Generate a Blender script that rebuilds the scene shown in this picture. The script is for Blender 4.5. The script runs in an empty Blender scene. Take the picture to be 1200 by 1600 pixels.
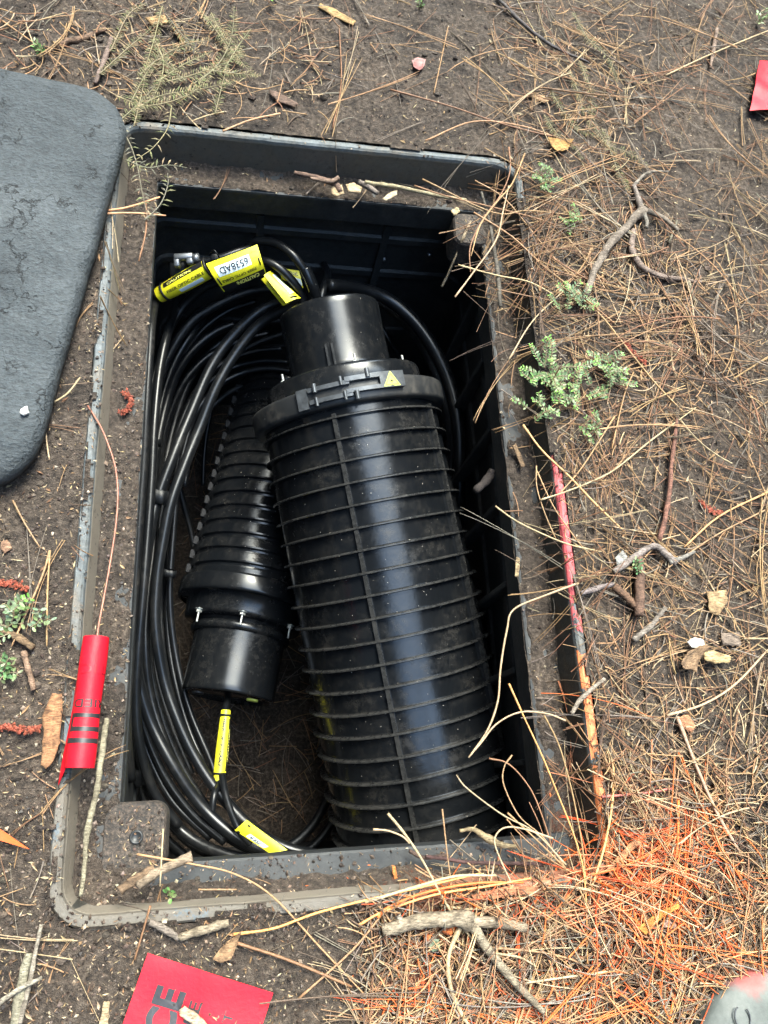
import bpy, bmesh, math, random
import numpy as np
from mathutils import Vector, Matrix, Euler, noise
random.seed(7); rng = np.random.default_rng(7)
S = bpy.context.scene
COL = S.collection
PI = math.pi

# ------------------------------------------------------------------ camera
CAM = Vector((-0.11800, -0.37202, 0.85287))
ROT = Euler((0.344586, -0.182362, -0.049438), 'XYZ')
cam_d = bpy.data.cameras.new('camera'); cam = bpy.data.objects.new('camera', cam_d); COL.objects.link(cam)
cam.location = CAM; cam.rotation_euler = ROT
cam_d.sensor_fit = 'VERTICAL'; cam_d.sensor_height = 36; cam_d.lens = 27
cam_d.clip_start = 0.01; cam_d.clip_end = 200
S.camera = cam
RM = ROT.to_matrix()

def P(u, v, z=0.0):
    """world point on the level z that the photograph shows at u, v"""
    d = RM @ Vector(((u-600)/1200, -(v-800)/1200, -1))
    return CAM + d*((z-CAM.z)/d.z)
def PZ(u, v, Z):
    return CAM + (RM @ Vector(((u-600)/1200, -(v-800)/1200, -1)))*Z
def scale_at(z): return (CAM.z - z)/1200      # metres per pixel, about

# ------------------------------------------------------------------ light
SUN_EL, SUN_AZ = math.radians(62), math.radians(20)
w = bpy.data.worlds.new('World'); S.world = w; w.use_nodes = True
nt = w.node_tree; N = nt.nodes; L = nt.links
bg = N['Background']; bg.inputs['Strength'].default_value = 0.15
sky = N.new('ShaderNodeTexSky'); sky.sky_type = 'NISHITA'; sky.sun_disc = False
sky.sun_elevation = SUN_EL; sky.sun_rotation = SUN_AZ; sky.dust_density = 3.0; sky.air_density = 1.0
# unseen pine canopy masked into the sky, opening shaped for the closure's highlight band
tc = N.new('ShaderNodeTexCoord'); sp = N.new('ShaderNodeSeparateXYZ'); L.new(tc.outputs['Generated'], sp.inputs[0])
def wm(op, a, b=None, c=None):
    n = N.new('ShaderNodeMath'); n.operation = op
    for i, x in enumerate((a, b, c)):
        if x is None: continue
        if hasattr(x, 'links'): L.new(x, n.inputs[i])
        else: n.inputs[i].default_value = x
    return n.outputs[0]
nz = N.new('ShaderNodeTexNoise'); nz.inputs['Scale'].default_value = 6.5; nz.inputs['Detail'].default_value = 8; nz.inputs['Roughness'].default_value = .68
L.new(tc.outputs['Generated'], nz.inputs['Vector'])
nn = wm('MULTIPLY', wm('SUBTRACT', nz.outputs['Fac'], .5), 2.3)
dx = wm('ABSOLUTE', wm('SUBTRACT', sp.outputs['X'], 0.12))
dy = wm('ABSOLUTE', wm('SUBTRACT', sp.outputs['Y'], 0.10))
dd = wm('MAXIMUM', wm('MULTIPLY', dx, 3.0), wm('MULTIPLY', dy, 1.15))
dd = wm('ADD', dd, nn)
mr = N.new('ShaderNodeMapRange'); mr.inputs['From Min'].default_value = .60; mr.inputs['From Max'].default_value = .92
mr.inputs['To Min'].default_value = 1.0; mr.inputs['To Max'].default_value = 0.0; L.new(dd, mr.inputs['Value'])
mx = N.new('ShaderNodeMix'); mx.data_type = 'RGBA'; L.new(mr.outputs[0], mx.inputs['Factor'])
dk = N.new('ShaderNodeMix'); dk.data_type = 'RGBA'; dk.blend_type = 'MULTIPLY'; dk.inputs['Factor'].default_value = 1
L.new(sky.outputs[0], dk.inputs['A']); dk.inputs['B'].default_value = (.19, .19, .165, 1)
br = N.new('ShaderNodeMix'); br.data_type = 'RGBA'; br.blend_type = 'MULTIPLY'; br.inputs['Factor'].default_value = 1
L.new(sky.outputs[0], br.inputs['A']); br.inputs['B'].default_value = (6.1, 6.9, 6.6, 1)   # sky in the opening, brightened and tinted for that highlight
L.new(dk.outputs['Result'], mx.inputs['A']); L.new(br.outputs['Result'], mx.inputs['B'])
L.new(mx.outputs['Result'], bg.inputs['Color'])
sun_d = bpy.data.lights.new('sun', 'SUN'); sun_d.energy = 1.7; sun_d.angle = math.radians(14); sun_d.color = (1, .95, .86)
sun = bpy.data.objects.new('sun', sun_d); COL.objects.link(sun)
sv = Vector((math.sin(SUN_AZ)*math.cos(SUN_EL), math.cos(SUN_AZ)*math.cos(SUN_EL), math.sin(SUN_EL)))
sun.rotation_euler = sv.to_track_quat('Z', 'Y').to_euler()
S.view_settings.view_transform = 'Standard'; S.view_settings.look = 'None'; S.view_settings.gamma = 1
S.view_settings.exposure = 1.02

# ------------------------------------------------------------------ materials
def mat(name, build):
    m = bpy.data.materials.new(name); m.use_nodes = True
    t = m.node_tree; b = t.nodes['Principled BSDF']; build(t.nodes, t.links, b); return m
def ramp(Nn, stops):
    r = Nn.new('ShaderNodeValToRGB'); e = r.color_ramp.elements
    while len(e) < len(stops): e.new(.5)
    for i, (p, c) in enumerate(stops): e[i].position = p; e[i].color = (*c, 1) if len(c) == 3 else c
    return r
def noise_n(Nn, Ll, scale, detail=4, rough=.6, co=None, typ='ShaderNodeTexNoise'):
    if co is None: co = Nn.new('ShaderNodeNewGeometry').outputs['Position']
    n = Nn.new(typ); n.inputs['Scale'].default_value = scale
    if typ == 'ShaderNodeTexNoise': n.inputs['Detail'].default_value = detail; n.inputs['Roughness'].default_value = rough
    Ll.new(co, n.inputs['Vector']); return n
def bump(Nn, Ll, b, h, strength, dist):
    n = Nn.new('ShaderNodeBump'); n.inputs['Strength'].default_value = strength; n.inputs['Distance'].default_value = dist
    Ll.new(h, n.inputs['Height']); Ll.new(n.outputs[0], b.inputs['Normal']); return n
def mixc(Nn, Ll, fac, a, b_, mode='MIX'):
    m = Nn.new('ShaderNodeMix'); m.data_type = 'RGBA'; m.blend_type = mode
    for s, x in (('Factor', fac), ('A', a), ('B', b_)):
        if hasattr(x, 'links'): Ll.new(x, m.inputs[s])
        else: m.inputs[s].default_value = x if s == 'Factor' else (*x, 1)
    return m.outputs['Result']

def m_soil(Nn, Ll, b):
    n1 = noise_n(Nn, Ll, 9, 6); n2 = noise_n(Nn, Ll, 160, 8, .7); n3 = noise_n(Nn, Ll, 700, 3)
    r = ramp(Nn, [(.32, (.018, .0135, .010)), (.5, (.072, .054, .041)), (.68, (.172, .138, .108))]); Ll.new(n2.outputs['Fac'], r.inputs[0])
    r2 = ramp(Nn, [(.36, (.62, .60, .60)), (.64, (1.25, 1.2, 1.15))]); Ll.new(n1.outputs['Fac'], r2.inputs[0])
    c = mixc(Nn, Ll, 1.0, r.outputs[0], r2.outputs[0], 'MULTIPLY')
    vo = noise_n(Nn, Ll, 330, typ='ShaderNodeTexVoronoi')
    sr = ramp(Nn, [(.12, (1, 1, 1)), (.2, (0, 0, 0))]); Ll.new(vo.outputs['Distance'], sr.inputs[0])
    vs = ramp(Nn, [(.78, (0, 0, 0)), (.86, (1, 1, 1))]); Ll.new(vo.outputs['Color'], vs.inputs[0])
    f = mixc(Nn, Ll, 1.0, sr.outputs[0], vs.outputs[0], 'MULTIPLY')
    c = mixc(Nn, Ll, f, c, (.30, .25, .19))
    g = Nn.new('ShaderNodeNewGeometry')               # marking paint sprayed on the ground
    for (u, v, r0) in ((1015, 1370, .13), (690, 1408, .06), (660, 1540, .06)):
        vm = Nn.new('ShaderNodeVectorMath'); vm.operation = 'DISTANCE'; Ll.new(g.outputs['Position'], vm.inputs[0]); vm.inputs[1].default_value = P(u, v, 0)
        ml = Nn.new('ShaderNodeMath'); ml.operation = 'MULTIPLY_ADD'; Ll.new(n2.outputs['Fac'], ml.inputs[0]); ml.inputs[1].default_value = .30; Ll.new(vm.outputs['Value'], ml.inputs[2])
        rr = ramp(Nn, [(.10, (.7, .7, .7)), (.14+r0, (0, 0, 0))]); Ll.new(ml.outputs[0], rr.inputs[0])
        c = mixc(Nn, Ll, rr.outputs[0], c, (.50, .13, .05))
    Ll.new(c, b.inputs['Base Color']); b.inputs['Roughness'].default_value = .85
    a = Nn.new('ShaderNodeMath'); a.operation = 'ADD'; Ll.new(n2.outputs['Fac'], a.inputs[0]); Ll.new(n3.outputs['Fac'], a.inputs[1])
    bump(Nn, Ll, b, a.outputs[0], 1.0, .006)
M_SOIL = mat('soil', m_soil)

def m_vault(Nn, Ll, b):
    n1 = noise_n(Nn, Ll, 14, 8, .7); n2 = noise_n(Nn, Ll, 120, 6, .7)
    r = ramp(Nn, [(.35, (.010, .012, .013)), (.55, (.022, .024, .025)), (.75, (.060, .052, .043))]); Ll.new(n1.outputs['Fac'], r.inputs[0])
    r2 = ramp(Nn, [(.3, (.6, .6, .6)), (.7, (1.3, 1.3, 1.3))]); Ll.new(n2.outputs['Fac'], r2.inputs[0])
    c = mixc(Nn, Ll, 1.0, r.outputs[0], r2.outputs[0], 'MULTIPLY')
    Ll.new(c, b.inputs['Base Color']); b.inputs['Roughness'].default_value = .62
    bump(Nn, Ll, b, n2.outputs['Fac'], .4, .002)
M_VAULT = mat('vault_polymer', m_vault)

def m_rim(Nn, Ll, b):
    """grey-blue polymer rim with dirt smears; red and orange marking paint sprayed along part of the right side"""
    g = Nn.new('ShaderNodeNewGeometry'); s = Nn.new('ShaderNodeSeparateXYZ'); Ll.new(g.outputs['Position'], s.inputs[0])
    n1 = noise_n(Nn, Ll, 18, 8, .7); n2 = noise_n(Nn, Ll, 150, 6, .7)
    r = ramp(Nn, [(.36, (.085, .102, .113)), (.52, (.075, .082, .082)), (.66, (.115, .098, .078))]); Ll.new(n1.outputs['Fac'], r.inputs[0])
    r2 = ramp(Nn, [(.3, (.65, .65, .65)), (.7, (1.3, 1.3, 1.3))]); Ll.new(n2.outputs['Fac'], r2.inputs[0])
    c = mixc(Nn, Ll, 1.0, r.outputs[0], r2.outputs[0], 'MULTIPLY')
    def mth(op, a, q, q2=None):
        m = Nn.new('ShaderNodeMath'); m.operation = op
        for i, x in enumerate((a, q, q2)):
            if x is None: continue
            if hasattr(x, 'links'): Ll.new(x, m.inputs[i])
            else: m.inputs[i].default_value = x
        return m.outputs[0]
    side = mth('GREATER_THAN', s.outputs['X'], .2785)
    top = mth('GREATER_THAN', s.outputs['Z'], -.006)
    yy = mth('ADD', s.outputs['Y'], mth('MULTIPLY', mth('SUBTRACT', n1.outputs['Fac'], .5), .25))
    red = mth('MULTIPLY', mth('MULTIPLY', mth('GREATER_THAN', yy, -.20), mth('LESS_THAN', yy, .02)), mth('MULTIPLY', side, top))
    org = mth('MULTIPLY', mth('MULTIPLY', mth('LESS_THAN', yy, -.24), mth('GREATER_THAN', n1.outputs['Fac'], .42)), mth('MULTIPLY', side, top))
    up_f = mth('GREATER_THAN', s.outputs['Z'], -.0045)
    bias = mth('GREATER_THAN', s.outputs['X'], -.268)
    near = mth('MAXIMUM', mth('LESS_THAN', s.outputs['Y'], -.474), mth('MULTIPLY', mth('GREATER_THAN', s.outputs['Y'], .474), .28))
    dusty = mth('MULTIPLY', mth('MAXIMUM', mth('SUBTRACT', 1.0, bias), near), .75)
    inner = mixc(Nn, Ll, mth('MULTIPLY', dusty, mth('GREATER_THAN', n2.outputs['Fac'], .36)), mixc(Nn, Ll, 1.0, c, (.62, .57, .50), 'MULTIPLY'), (.25, .215, .17))
    dull = mth('MULTIPLY', mth('LESS_THAN', s.outputs['Y'], -.36), mth('GREATER_THAN', n1.outputs['Fac'], .40))
    c = mixc(Nn, Ll, up_f, inner, mixc(Nn, Ll, mth('MULTIPLY', dull, .8), c, (.105, .088, .068)))
    c = mixc(Nn, Ll, mth('MULTIPLY', red, .85), c, (.55, .08, .09))
    c = mixc(Nn, Ll, mth('MULTIPLY', org, .85), c, (.70, .20, .06))
    # overspray across the near side of the rim
    o2 = mth('MULTIPLY', mth('MULTIPLY', mth('LESS_THAN', s.outputs['Y'], -.47), mth('GREATER_THAN', s.outputs['X'], .06)), mth('GREATER_THAN', n1.outputs['Fac'], .53))
    c = mixc(Nn, Ll, mth('MULTIPLY', o2, .5), c, (.60, .17, .07))
    Ll.new(c, b.inputs['Base Color']); b.inputs['Roughness'].default_value = .6
    bump(Nn, Ll, b, n2.outputs['Fac'], .5, .002)
M_RIM = mat('rim_polymer', m_rim)

def m_lid(Nn, Ll, b):
    n1 = noise_n(Nn, Ll, 6, 6, .65)
    mp = Nn.new('ShaderNodeMapping'); g = Nn.new('ShaderNodeNewGeometry'); Ll.new(g.outputs['Position'], mp.inputs[0]); mp.inputs['Scale'].default_value = (.75, 1.25, 1)
    n2 = noise_n(Nn, Ll, 260, 5, .6, mp.outputs[0]); n3 = noise_n(Nn, Ll, 900, 2)
    r = ramp(Nn, [(.3, (.017, .023, .028)), (.5, (.031, .039, .045)), (.7, (.060, .070, .077))]); Ll.new(n1.outputs['Fac'], r.inputs[0])
    r2 = ramp(Nn, [(.3, (.6, .6, .6)), (.7, (1.35, 1.35, 1.35))]); Ll.new(n2.outputs['Fac'], r2.inputs[0])
    c = mixc(Nn, Ll, 1.0, r.outputs[0], r2.outputs[0], 'MULTIPLY')
    vo = noise_n(Nn, Ll, 9, typ='ShaderNodeTexVoronoi'); vo.feature = 'DISTANCE_TO_EDGE'
    nd = noise_n(Nn, Ll, 25, 5)
    ad = Nn.new('ShaderNodeMix'); ad.data_type = 'VECTOR'; ad.inputs['Factor'].default_value = .12
    Ll.new(g.outputs['Position'], ad.inputs['A']); Ll.new(nd.outputs['Color'], ad.inputs['B']); Ll.new(ad.outputs['Result'], vo.inputs['Vector'])
    cr = ramp(Nn, [(.004, (.25, .25, .25)), (.012, (1, 1, 1))]); Ll.new(vo.outputs['Distance'], cr.inputs[0])
    gate = ramp(Nn, [(.52, (0, 0, 0)), (.56, (1, 1, 1))]); n5 = noise_n(Nn, Ll, 11, 2); Ll.new(n5.outputs['Fac'], gate.inputs[0])
    crk = mixc(Nn, Ll, gate.outputs[0], (1, 1, 1), cr.outputs[0])
    c = mixc(Nn, Ll, 1.0, c, crk, 'MULTIPLY')
    Ll.new(c, b.inputs['Base Color']); b.inputs['Roughness'].default_value = .7
    a = Nn.new('ShaderNodeMath'); a.operation = 'ADD'; Ll.new(n2.outputs['Fac'], a.inputs[0])
    n7 = noise_n(Nn, Ll, 45, 6, .55); m7 = Nn.new('ShaderNodeMath'); m7.operation = 'MULTIPLY'; Ll.new(n7.outputs['Fac'], m7.inputs[0]); m7.inputs[1].default_value = 2.0; Ll.new(m7.outputs[0], a.inputs[1])
    a2 = Nn.new('ShaderNodeMath'); a2.operation = 'ADD'; Ll.new(a.outputs[0], a2.inputs[0]); Ll.new(crk, a2.inputs[1])
    bump(Nn, Ll, b, a2.outputs[0], .9, .0035)
M_LID = mat('lid_composite', m_lid)

def m_plastic(dust, speck, rough, base=(.0045, .0052, .0062), bst=.06):
    def f(Nn, Ll, b):
        n1 = noise_n(Nn, Ll, 16, 7, .65); n2 = noise_n(Nn, Ll, 90, 5, .7)
        r = ramp(Nn, [(.42, (0, 0, 0)), (.75, (1, 1, 1))]); Ll.new(n1.outputs['Fac'], r.inputs[0])
        r2 = ramp(Nn, [(.40, (0, 0, 0)), (.7, (1, 1, 1))]); Ll.new(n2.outputs['Fac'], r2.inputs[0])
        d = mixc(Nn, Ll, 1.0, r.outputs[0], r2.outputs[0], 'MULTIPLY')
        dm = mixc(Nn, Ll, 1.0, d, (dust, dust, dust), 'MULTIPLY')
        c = mixc(Nn, Ll, dm, base, (.085, .075, .062))
        vo = noise_n(Nn, Ll, 260, typ='ShaderNodeTexVoronoi')
        s1 = ramp(Nn, [(.10, (1, 1, 1)), (.16, (0, 0, 0))]); Ll.new(vo.outputs['Distance'], s1.inputs[0])
        s2 = ramp(Nn, [(1-speck, (0, 0, 0)), (1-speck+.03, (1, 1, 1))]); Ll.new(vo.outputs['Color'], s2.inputs[0])
        sf = mixc(Nn, Ll, 1.0, s1.outputs[0], s2.outputs[0], 'MULTIPLY')
        c = mixc(Nn, Ll, sf, c, (.36, .33, .28))
        Ll.new(c, b.inputs['Base Color'])
        rr = ramp(Nn, [(0, (rough,)*3), (1, (min(1, rough+.35),)*3)]); Ll.new(d, rr.inputs[0]); Ll.new(rr.outputs[0], b.inputs['Roughness'])
        b.inputs['Specular IOR Level'].default_value = .36
        bump(Nn, Ll, b, n1.outputs['Fac'], bst, .003)
    return f
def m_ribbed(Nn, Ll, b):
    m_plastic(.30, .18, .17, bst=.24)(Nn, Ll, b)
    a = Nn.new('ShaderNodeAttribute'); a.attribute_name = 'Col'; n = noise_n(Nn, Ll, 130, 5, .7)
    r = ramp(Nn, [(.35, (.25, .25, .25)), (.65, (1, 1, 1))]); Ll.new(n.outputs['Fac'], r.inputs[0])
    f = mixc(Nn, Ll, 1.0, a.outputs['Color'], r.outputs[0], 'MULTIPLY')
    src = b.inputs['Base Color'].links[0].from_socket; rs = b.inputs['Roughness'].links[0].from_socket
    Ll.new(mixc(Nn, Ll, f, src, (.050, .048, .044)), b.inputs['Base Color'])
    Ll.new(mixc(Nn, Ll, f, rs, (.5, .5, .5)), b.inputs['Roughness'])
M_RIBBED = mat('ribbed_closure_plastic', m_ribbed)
M_BODY = mat('black_closure_plastic', m_plastic(.14, .34, .22))
M_NECK = mat('black_smooth_plastic', m_plastic(.22, .10, .20))
M_CABLE = mat('black_cable_sheath', m_plastic(.2, .06, .30))
M_DIRTYCABLE = mat('muddy_cable_sheath', m_plastic(.95, .2, .5))
M_RING = mat('scuffed_black_ring', m_plastic(1.0, .12, .42, (.016, .017, .018)))
M_TAPE = mat('black_tape', m_plastic(.1, .02, .45))
def simple(name, col, rough=.5, metal=0, var=.25, scale=60, bmp=.2):
    def f(Nn, Ll, b):
        n1 = noise_n(Nn, Ll, scale, 5, .65)
        r = ramp(Nn, [(.3, tuple(c*(1-var) for c in col)), (.7, tuple(min(1, c*(1+var)) for c in col))]); Ll.new(n1.outputs['Fac'], r.inputs[0])
        Ll.new(r.outputs[0], b.inputs['Base Color']); b.inputs['Roughness'].default_value = rough; b.inputs['Metallic'].default_value = metal
        if bmp: bump(Nn, Ll, b, n1.outputs['Fac'], bmp, .001)
    return mat(name, f)
M_STEEL = simple('dull_steel', (.22, .23, .24), .42, .75)
M_LATCH = simple('grey_latch_polymer', (.062, .067, .072), .36, .3, .4, 120)
M_ZINC = simple('zinc_bolt', (.40, .41, .38), .4, .7, .4, 400)
M_MATTE = simple('matte_black', (.006, .006, .007), .9, 0, .3, 90, .1)
def m_yel(Nn, Ll, b):
    n1 = noise_n(Nn, Ll, 90, 7, .75); n2 = noise_n(Nn, Ll, 25, 3)
    r = ramp(Nn, [(.50, (0, 0, 0)), (.74, (.7, .7, .7))]); Ll.new(n1.outputs['Fac'], r.inputs[0])
    Ll.new(mixc(Nn, Ll, r.outputs[0], (.76, .69, .02), (.36, .28, .05)), b.inputs['Base Color']); b.inputs['Roughness'].default_value = .42
    bump(Nn, Ll, b, n2.outputs['Fac'], .3, .003)
M_YEL = mat('yellow_tag_vinyl', m_yel)
M_LABEL = simple('pale_label', (.62, .72, .74), .4, 0, .04)
M_INK = simple('black_ink', (.012, .012, .012), .4, 0, .1)
M_YINK = simple('yellow_ink', (.85, .80, .18), .5, 0, .05)
def m_red(Nn, Ll, b):
    n1 = noise_n(Nn, Ll, 35, 7, .7); n2 = noise_n(Nn, Ll, 300, 4, .7)
    r = ramp(Nn, [(.3, (.50, .006, .016)), (.6, (.62, .007, .020))]); Ll.new(n1.outputs['Fac'], r.inputs[0])
    d = ramp(Nn, [(.60, (0, 0, 0)), (.76, (.55, .55, .55))]); Ll.new(n2.outputs['Fac'], d.inputs[0])
    d2 = ramp(Nn, [(.45, (0, 0, 0)), (.7, (1, 1, 1))]); Ll.new(n1.outputs['Fac'], d2.inputs[0])
    Ll.new(mixc(Nn, Ll, mixc(Nn, Ll, 1.0, d.outputs[0], d2.outputs[0], 'MULTIPLY'), r.outputs[0], (.22, .10, .08)), b.inputs['Base Color'])
    b.inputs['Roughness'].default_value = .5; b.inputs['Specular IOR Level'].default_value = .28
    bump(Nn, Ll, b, n1.outputs['Fac'], .35, .003)
M_RED = mat('red_flag_vinyl', m_red)
M_ORV = simple('orange_flag_vinyl', (.62, .085, .008), .5, 0, .08)
M_GREYINK = simple('worn_grey_ink', (.020, .018, .020), .45, 0, .5, 90)
M_REDINK = simple('faint_dark_red_ink', (.20, .003, .012), .4, 0, .3, 90)
M_WIRE = simple('rusty_wire', (.30, .13, .09), .5, .3)
M_TOE = simple('grey_cover_plastic', (.26, .29, .27), .6, 0, .3, 40, .4)
M_DARKMARK = simple('dark_marking', (.05, .055, .06), .6)
M_MOULD = simple('moulded_mark', (.035, .038, .042), .5)
M_WHITE = simple('white_crumb', (.72, .70, .64), .7, 0, .2, 200)
M_WSIGN = simple('warning_yellow', (.62, .68, .12), .45, 0, .1)

def m_vcol(rough, scale=250):
    def f(Nn, Ll, b):
        a = Nn.new('ShaderNodeAttribute'); a.attribute_name = 'Col'
        n1 = noise_n(Nn, Ll, scale, 4, .7)
        r = ramp(Nn, [(.28, (.55, .52, .48)), (.72, (1.35, 1.32, 1.28))]); Ll.new(n1.outputs['Fac'], r.inputs[0])
        Ll.new(mixc(Nn, Ll, 1.0, a.outputs['Color'], r.outputs[0], 'MULTIPLY'), b.inputs['Base Color'])
        b.inputs['Roughness'].default_value = rough
        bump(Nn, Ll, b, n1.outputs['Fac'], .35, .001)
    return f
M_DRY = mat('dry_litter', m_vcol(.62))
def m_bark(Nn, Ll, b):
    a = Nn.new('ShaderNodeAttribute'); a.attribute_name = 'Col'
    mp = Nn.new('ShaderNodeMapping'); g = Nn.new('ShaderNodeNewGeometry'); Ll.new(g.outputs['Position'], mp.inputs[0]); mp.inputs['Scale'].default_value = (.35, 1.5, 1); mp.inputs['Rotation'].default_value = (0, 0, .9)
    n1 = noise_n(Nn, Ll, 420, 5, .75, mp.outputs[0]); n2 = noise_n(Nn, Ll, 90, 5, .7)
    r = ramp(Nn, [(.34, (.30, .27, .24)), (.5, (.9, .88, .85)), (.68, (1.5, 1.48, 1.42))]); Ll.new(n1.outputs['Fac'], r.inputs[0])
    r2 = ramp(Nn, [(.36, (.5, .47, .44)), (.6, (1.15, 1.13, 1.1))]); Ll.new(n2.outputs['Fac'], r2.inputs[0])
    c = mixc(Nn, Ll, 1.0, a.outputs['Color'], r.outputs[0], 'MULTIPLY')
    Ll.new(mixc(Nn, Ll, 1.0, c, r2.outputs[0], 'MULTIPLY'), b.inputs['Base Color']); b.inputs['Roughness'].default_value = .85
    bump(Nn, Ll, b, n1.outputs['Fac'], .8, .0015)
M_BARK = mat('weathered_twig', m_bark)
M_LEAF = mat('green_leaf', m_vcol(.5))

# ------------------------------------------------------------------ mesh helpers
class MB:
    def __init__(s): s.v = []; s.f = []; s.c = []; s.n = 0; s.sm = []
    def add(s, v, f, col=None, smooth=True):
        v = [tuple(p) for p in v]; o = s.n
        s.v += v; s.f += [tuple(i+o for i in q) for q in f]; s.n += len(v)
        s.sm += [smooth]*len(f)
        s.c += [(*(col or (.5, .5, .5)), 1)]*len(v)
    def build(s, name, m, parent=None):
        me = bpy.data.meshes.new(name); me.from_pydata(s.v, [], s.f)
        me.materials.append(m)
        me.polygons.foreach_set('use_smooth', s.sm)
        a = me.color_attributes.new('Col', 'FLOAT_COLOR', 'POINT')
        a.data.foreach_set('color', np.array(s.c, dtype=np.float32).ravel())
        me.update()
        o = bpy.data.objects.new(name, me); COL.objects.link(o)
        if parent: o.parent = parent
        return o
def tag(o, label=None, cat=None, group=None, kind=None):
    if label: o['label'] = label
    if cat: o['category'] = cat
    if group: o['group'] = group
    if kind: o['kind'] = kind
    return o
def empty(name, loc=(0, 0, 0), label=None, cat=None, group=None):
    o = bpy.data.objects.new(name, None); COL.objects.link(o); o.empty_display_size = .02
    o.location = loc
    return tag(o, label, cat, group)
def put(o, parent):
    """parent a mesh made in world coordinates to an Empty that stands somewhere"""
    o.parent = parent; o.matrix_parent_inverse = Matrix.Translation(parent.location).inverted(); return o

def catmull(pts, k=6):
    pts = [Vector(p) for p in pts]
    if len(pts) < 3: return [pts[0].lerp(pts[-1], i/k) for i in range(k+1)]
    q = [pts[0]*2-pts[1]] + pts + [pts[-1]*2-pts[-2]]; out = []
    for i in range(1, len(q)-2):
        a, b, c, d = q[i-1:i+3]
        for j in range(k):
            t = j/k
            out.append(.5*((2*b)+(c-a)*t+(2*a-5*b+4*c-d)*t*t+(3*b-a-3*c+d)*t**3))
    out.append(pts[-1]); return out
def tube(pts, r, n=8, cap=True):
    m = len(pts); R = r if hasattr(r, '__len__') else [r]*m
    v = []; f = []; ref = None
    for i in range(m):
        t = (pts[min(i+1, m-1)]-pts[max(i-1, 0)])
        t = t.normalized() if t.length > 1e-9 else Vector((0, 0, 1))
        if ref is None: ref = t.orthogonal().normalized()
        ref = ref - t*ref.dot(t)
        ref = ref.normalized() if ref.length > 1e-6 else t.orthogonal().normalized()
        bi = t.cross(ref)
        for j in range(n):
            a = 2*PI*j/n; v.append(pts[i] + (ref*math.cos(a)+bi*math.sin(a))*R[i])
    for i in range(m-1):
        for j in range(n):
            f.append((i*n+j, i*n+(j+1) % n, (i+1)*n+(j+1) % n, (i+1)*n+j))
    if cap: f.append(tuple(range(n-1, -1, -1))); f.append(tuple((m-1)*n+j for j in range(n)))
    return v, f
def resample_r(r, n):
    if not hasattr(r, '__len__'): return [r]*n
    return list(np.interp(np.linspace(0, 1, n), np.linspace(0, 1, len(r)), r))
def box(c, s, rot=None):
    v = [Vector((x*s[0]/2, y*s[1]/2, z*s[2]/2)) for x in (-1, 1) for y in (-1, 1) for z in (-1, 1)]
    if rot is not None: v = [rot @ p for p in v]
    c = Vector(c); v = [p+c for p in v]
    return v, [(0, 1, 3, 2), (4, 6, 7, 5), (0, 4, 5, 1), (2, 3, 7, 6), (0, 2, 6, 4), (1, 5, 7, 3)]
def bbox(c, s, bev, rot=None):
    """bevelled box"""
    bm = bmesh.new(); bmesh.ops.create_cube(bm, size=1)
    for q in bm.verts: q.co = Vector((q.co.x*s[0], q.co.y*s[1], q.co.z*s[2]))
    bmesh.ops.bevel(bm, geom=bm.edges[:], offset=bev, segments=2, affect='EDGES', profile=.5)
    c = Vector(c); bm.verts.index_update()
    v = [(rot @ q.co if rot is not None else q.co)+c for q in bm.verts]; f = [tuple(x.index for x in q.verts) for q in bm.faces]; bm.free(); return v, f
def lathe(prof, M, n=72, a0=0, a1=2*PI):
    """prof: (radius, along); M maps local x(right) y(along axis) z(towards camera) to world"""
    closed = abs(a1-a0-2*PI) < 1e-6; k = n if closed else n+1
    v = []; f = []
    for r, y in prof:
        for j in range(k):
            a = a0+(a1-a0)*j/n; v.append(M @ Vector((r*math.sin(a), y, r*math.cos(a))))
    for i in range(len(prof)-1):
        for j in range(n if closed else n):
            j2 = (j+1) % k if closed else j+1
            f.append((i*k+j, (i+1)*k+j, (i+1)*k+j2, i*k+j2))
    return v, f
def lathe_sharp(prof, M, n=128):
    v = []; f = []
    for i in range(len(prof)-1):
        a, b = lathe(prof[i:i+2], M, n); o = len(v); v += a; f += [tuple(x+o for x in q) for q in b]
    return v, f
def sheet(fn, nu, nv, th=.0006):
    """a thin bent sheet: fn(s,t)->(point, normal)"""
    top = []; bot = []
    for i in range(nu+1):
        for j in range(nv+1):
            p, nrm = fn(i/nu, j/nv); top.append(p+nrm*th/2); bot.append(p-nrm*th/2)
    o = len(top); f = []; K = nv+1
    for i in range(nu):
        for j in range(nv):
            a, b, c, d = i*K+j, (i+1)*K+j, (i+1)*K+j+1, i*K+j+1
            f += [(a, b, c, d), (o+d, o+c, o+b, o+a)]
    V = top+bot; b = []
    for i in range(nu): b += [(i*K, o+i*K, o+(i+1)*K, (i+1)*K), (i*K+nv, (i+1)*K+nv, o+(i+1)*K+nv, o+i*K+nv)]
    for j in range(nv): b += [(j, j+1, o+j+1, o+j), (nu*K+j, o+nu*K+j, o+nu*K+j+1, nu*K+j+1)]
    for q in b:
        n0 = len(V); V += [V[x] for x in q]; f.append((n0, n0+1, n0+2, n0+3))
    return V, f
_tc = {}
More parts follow.
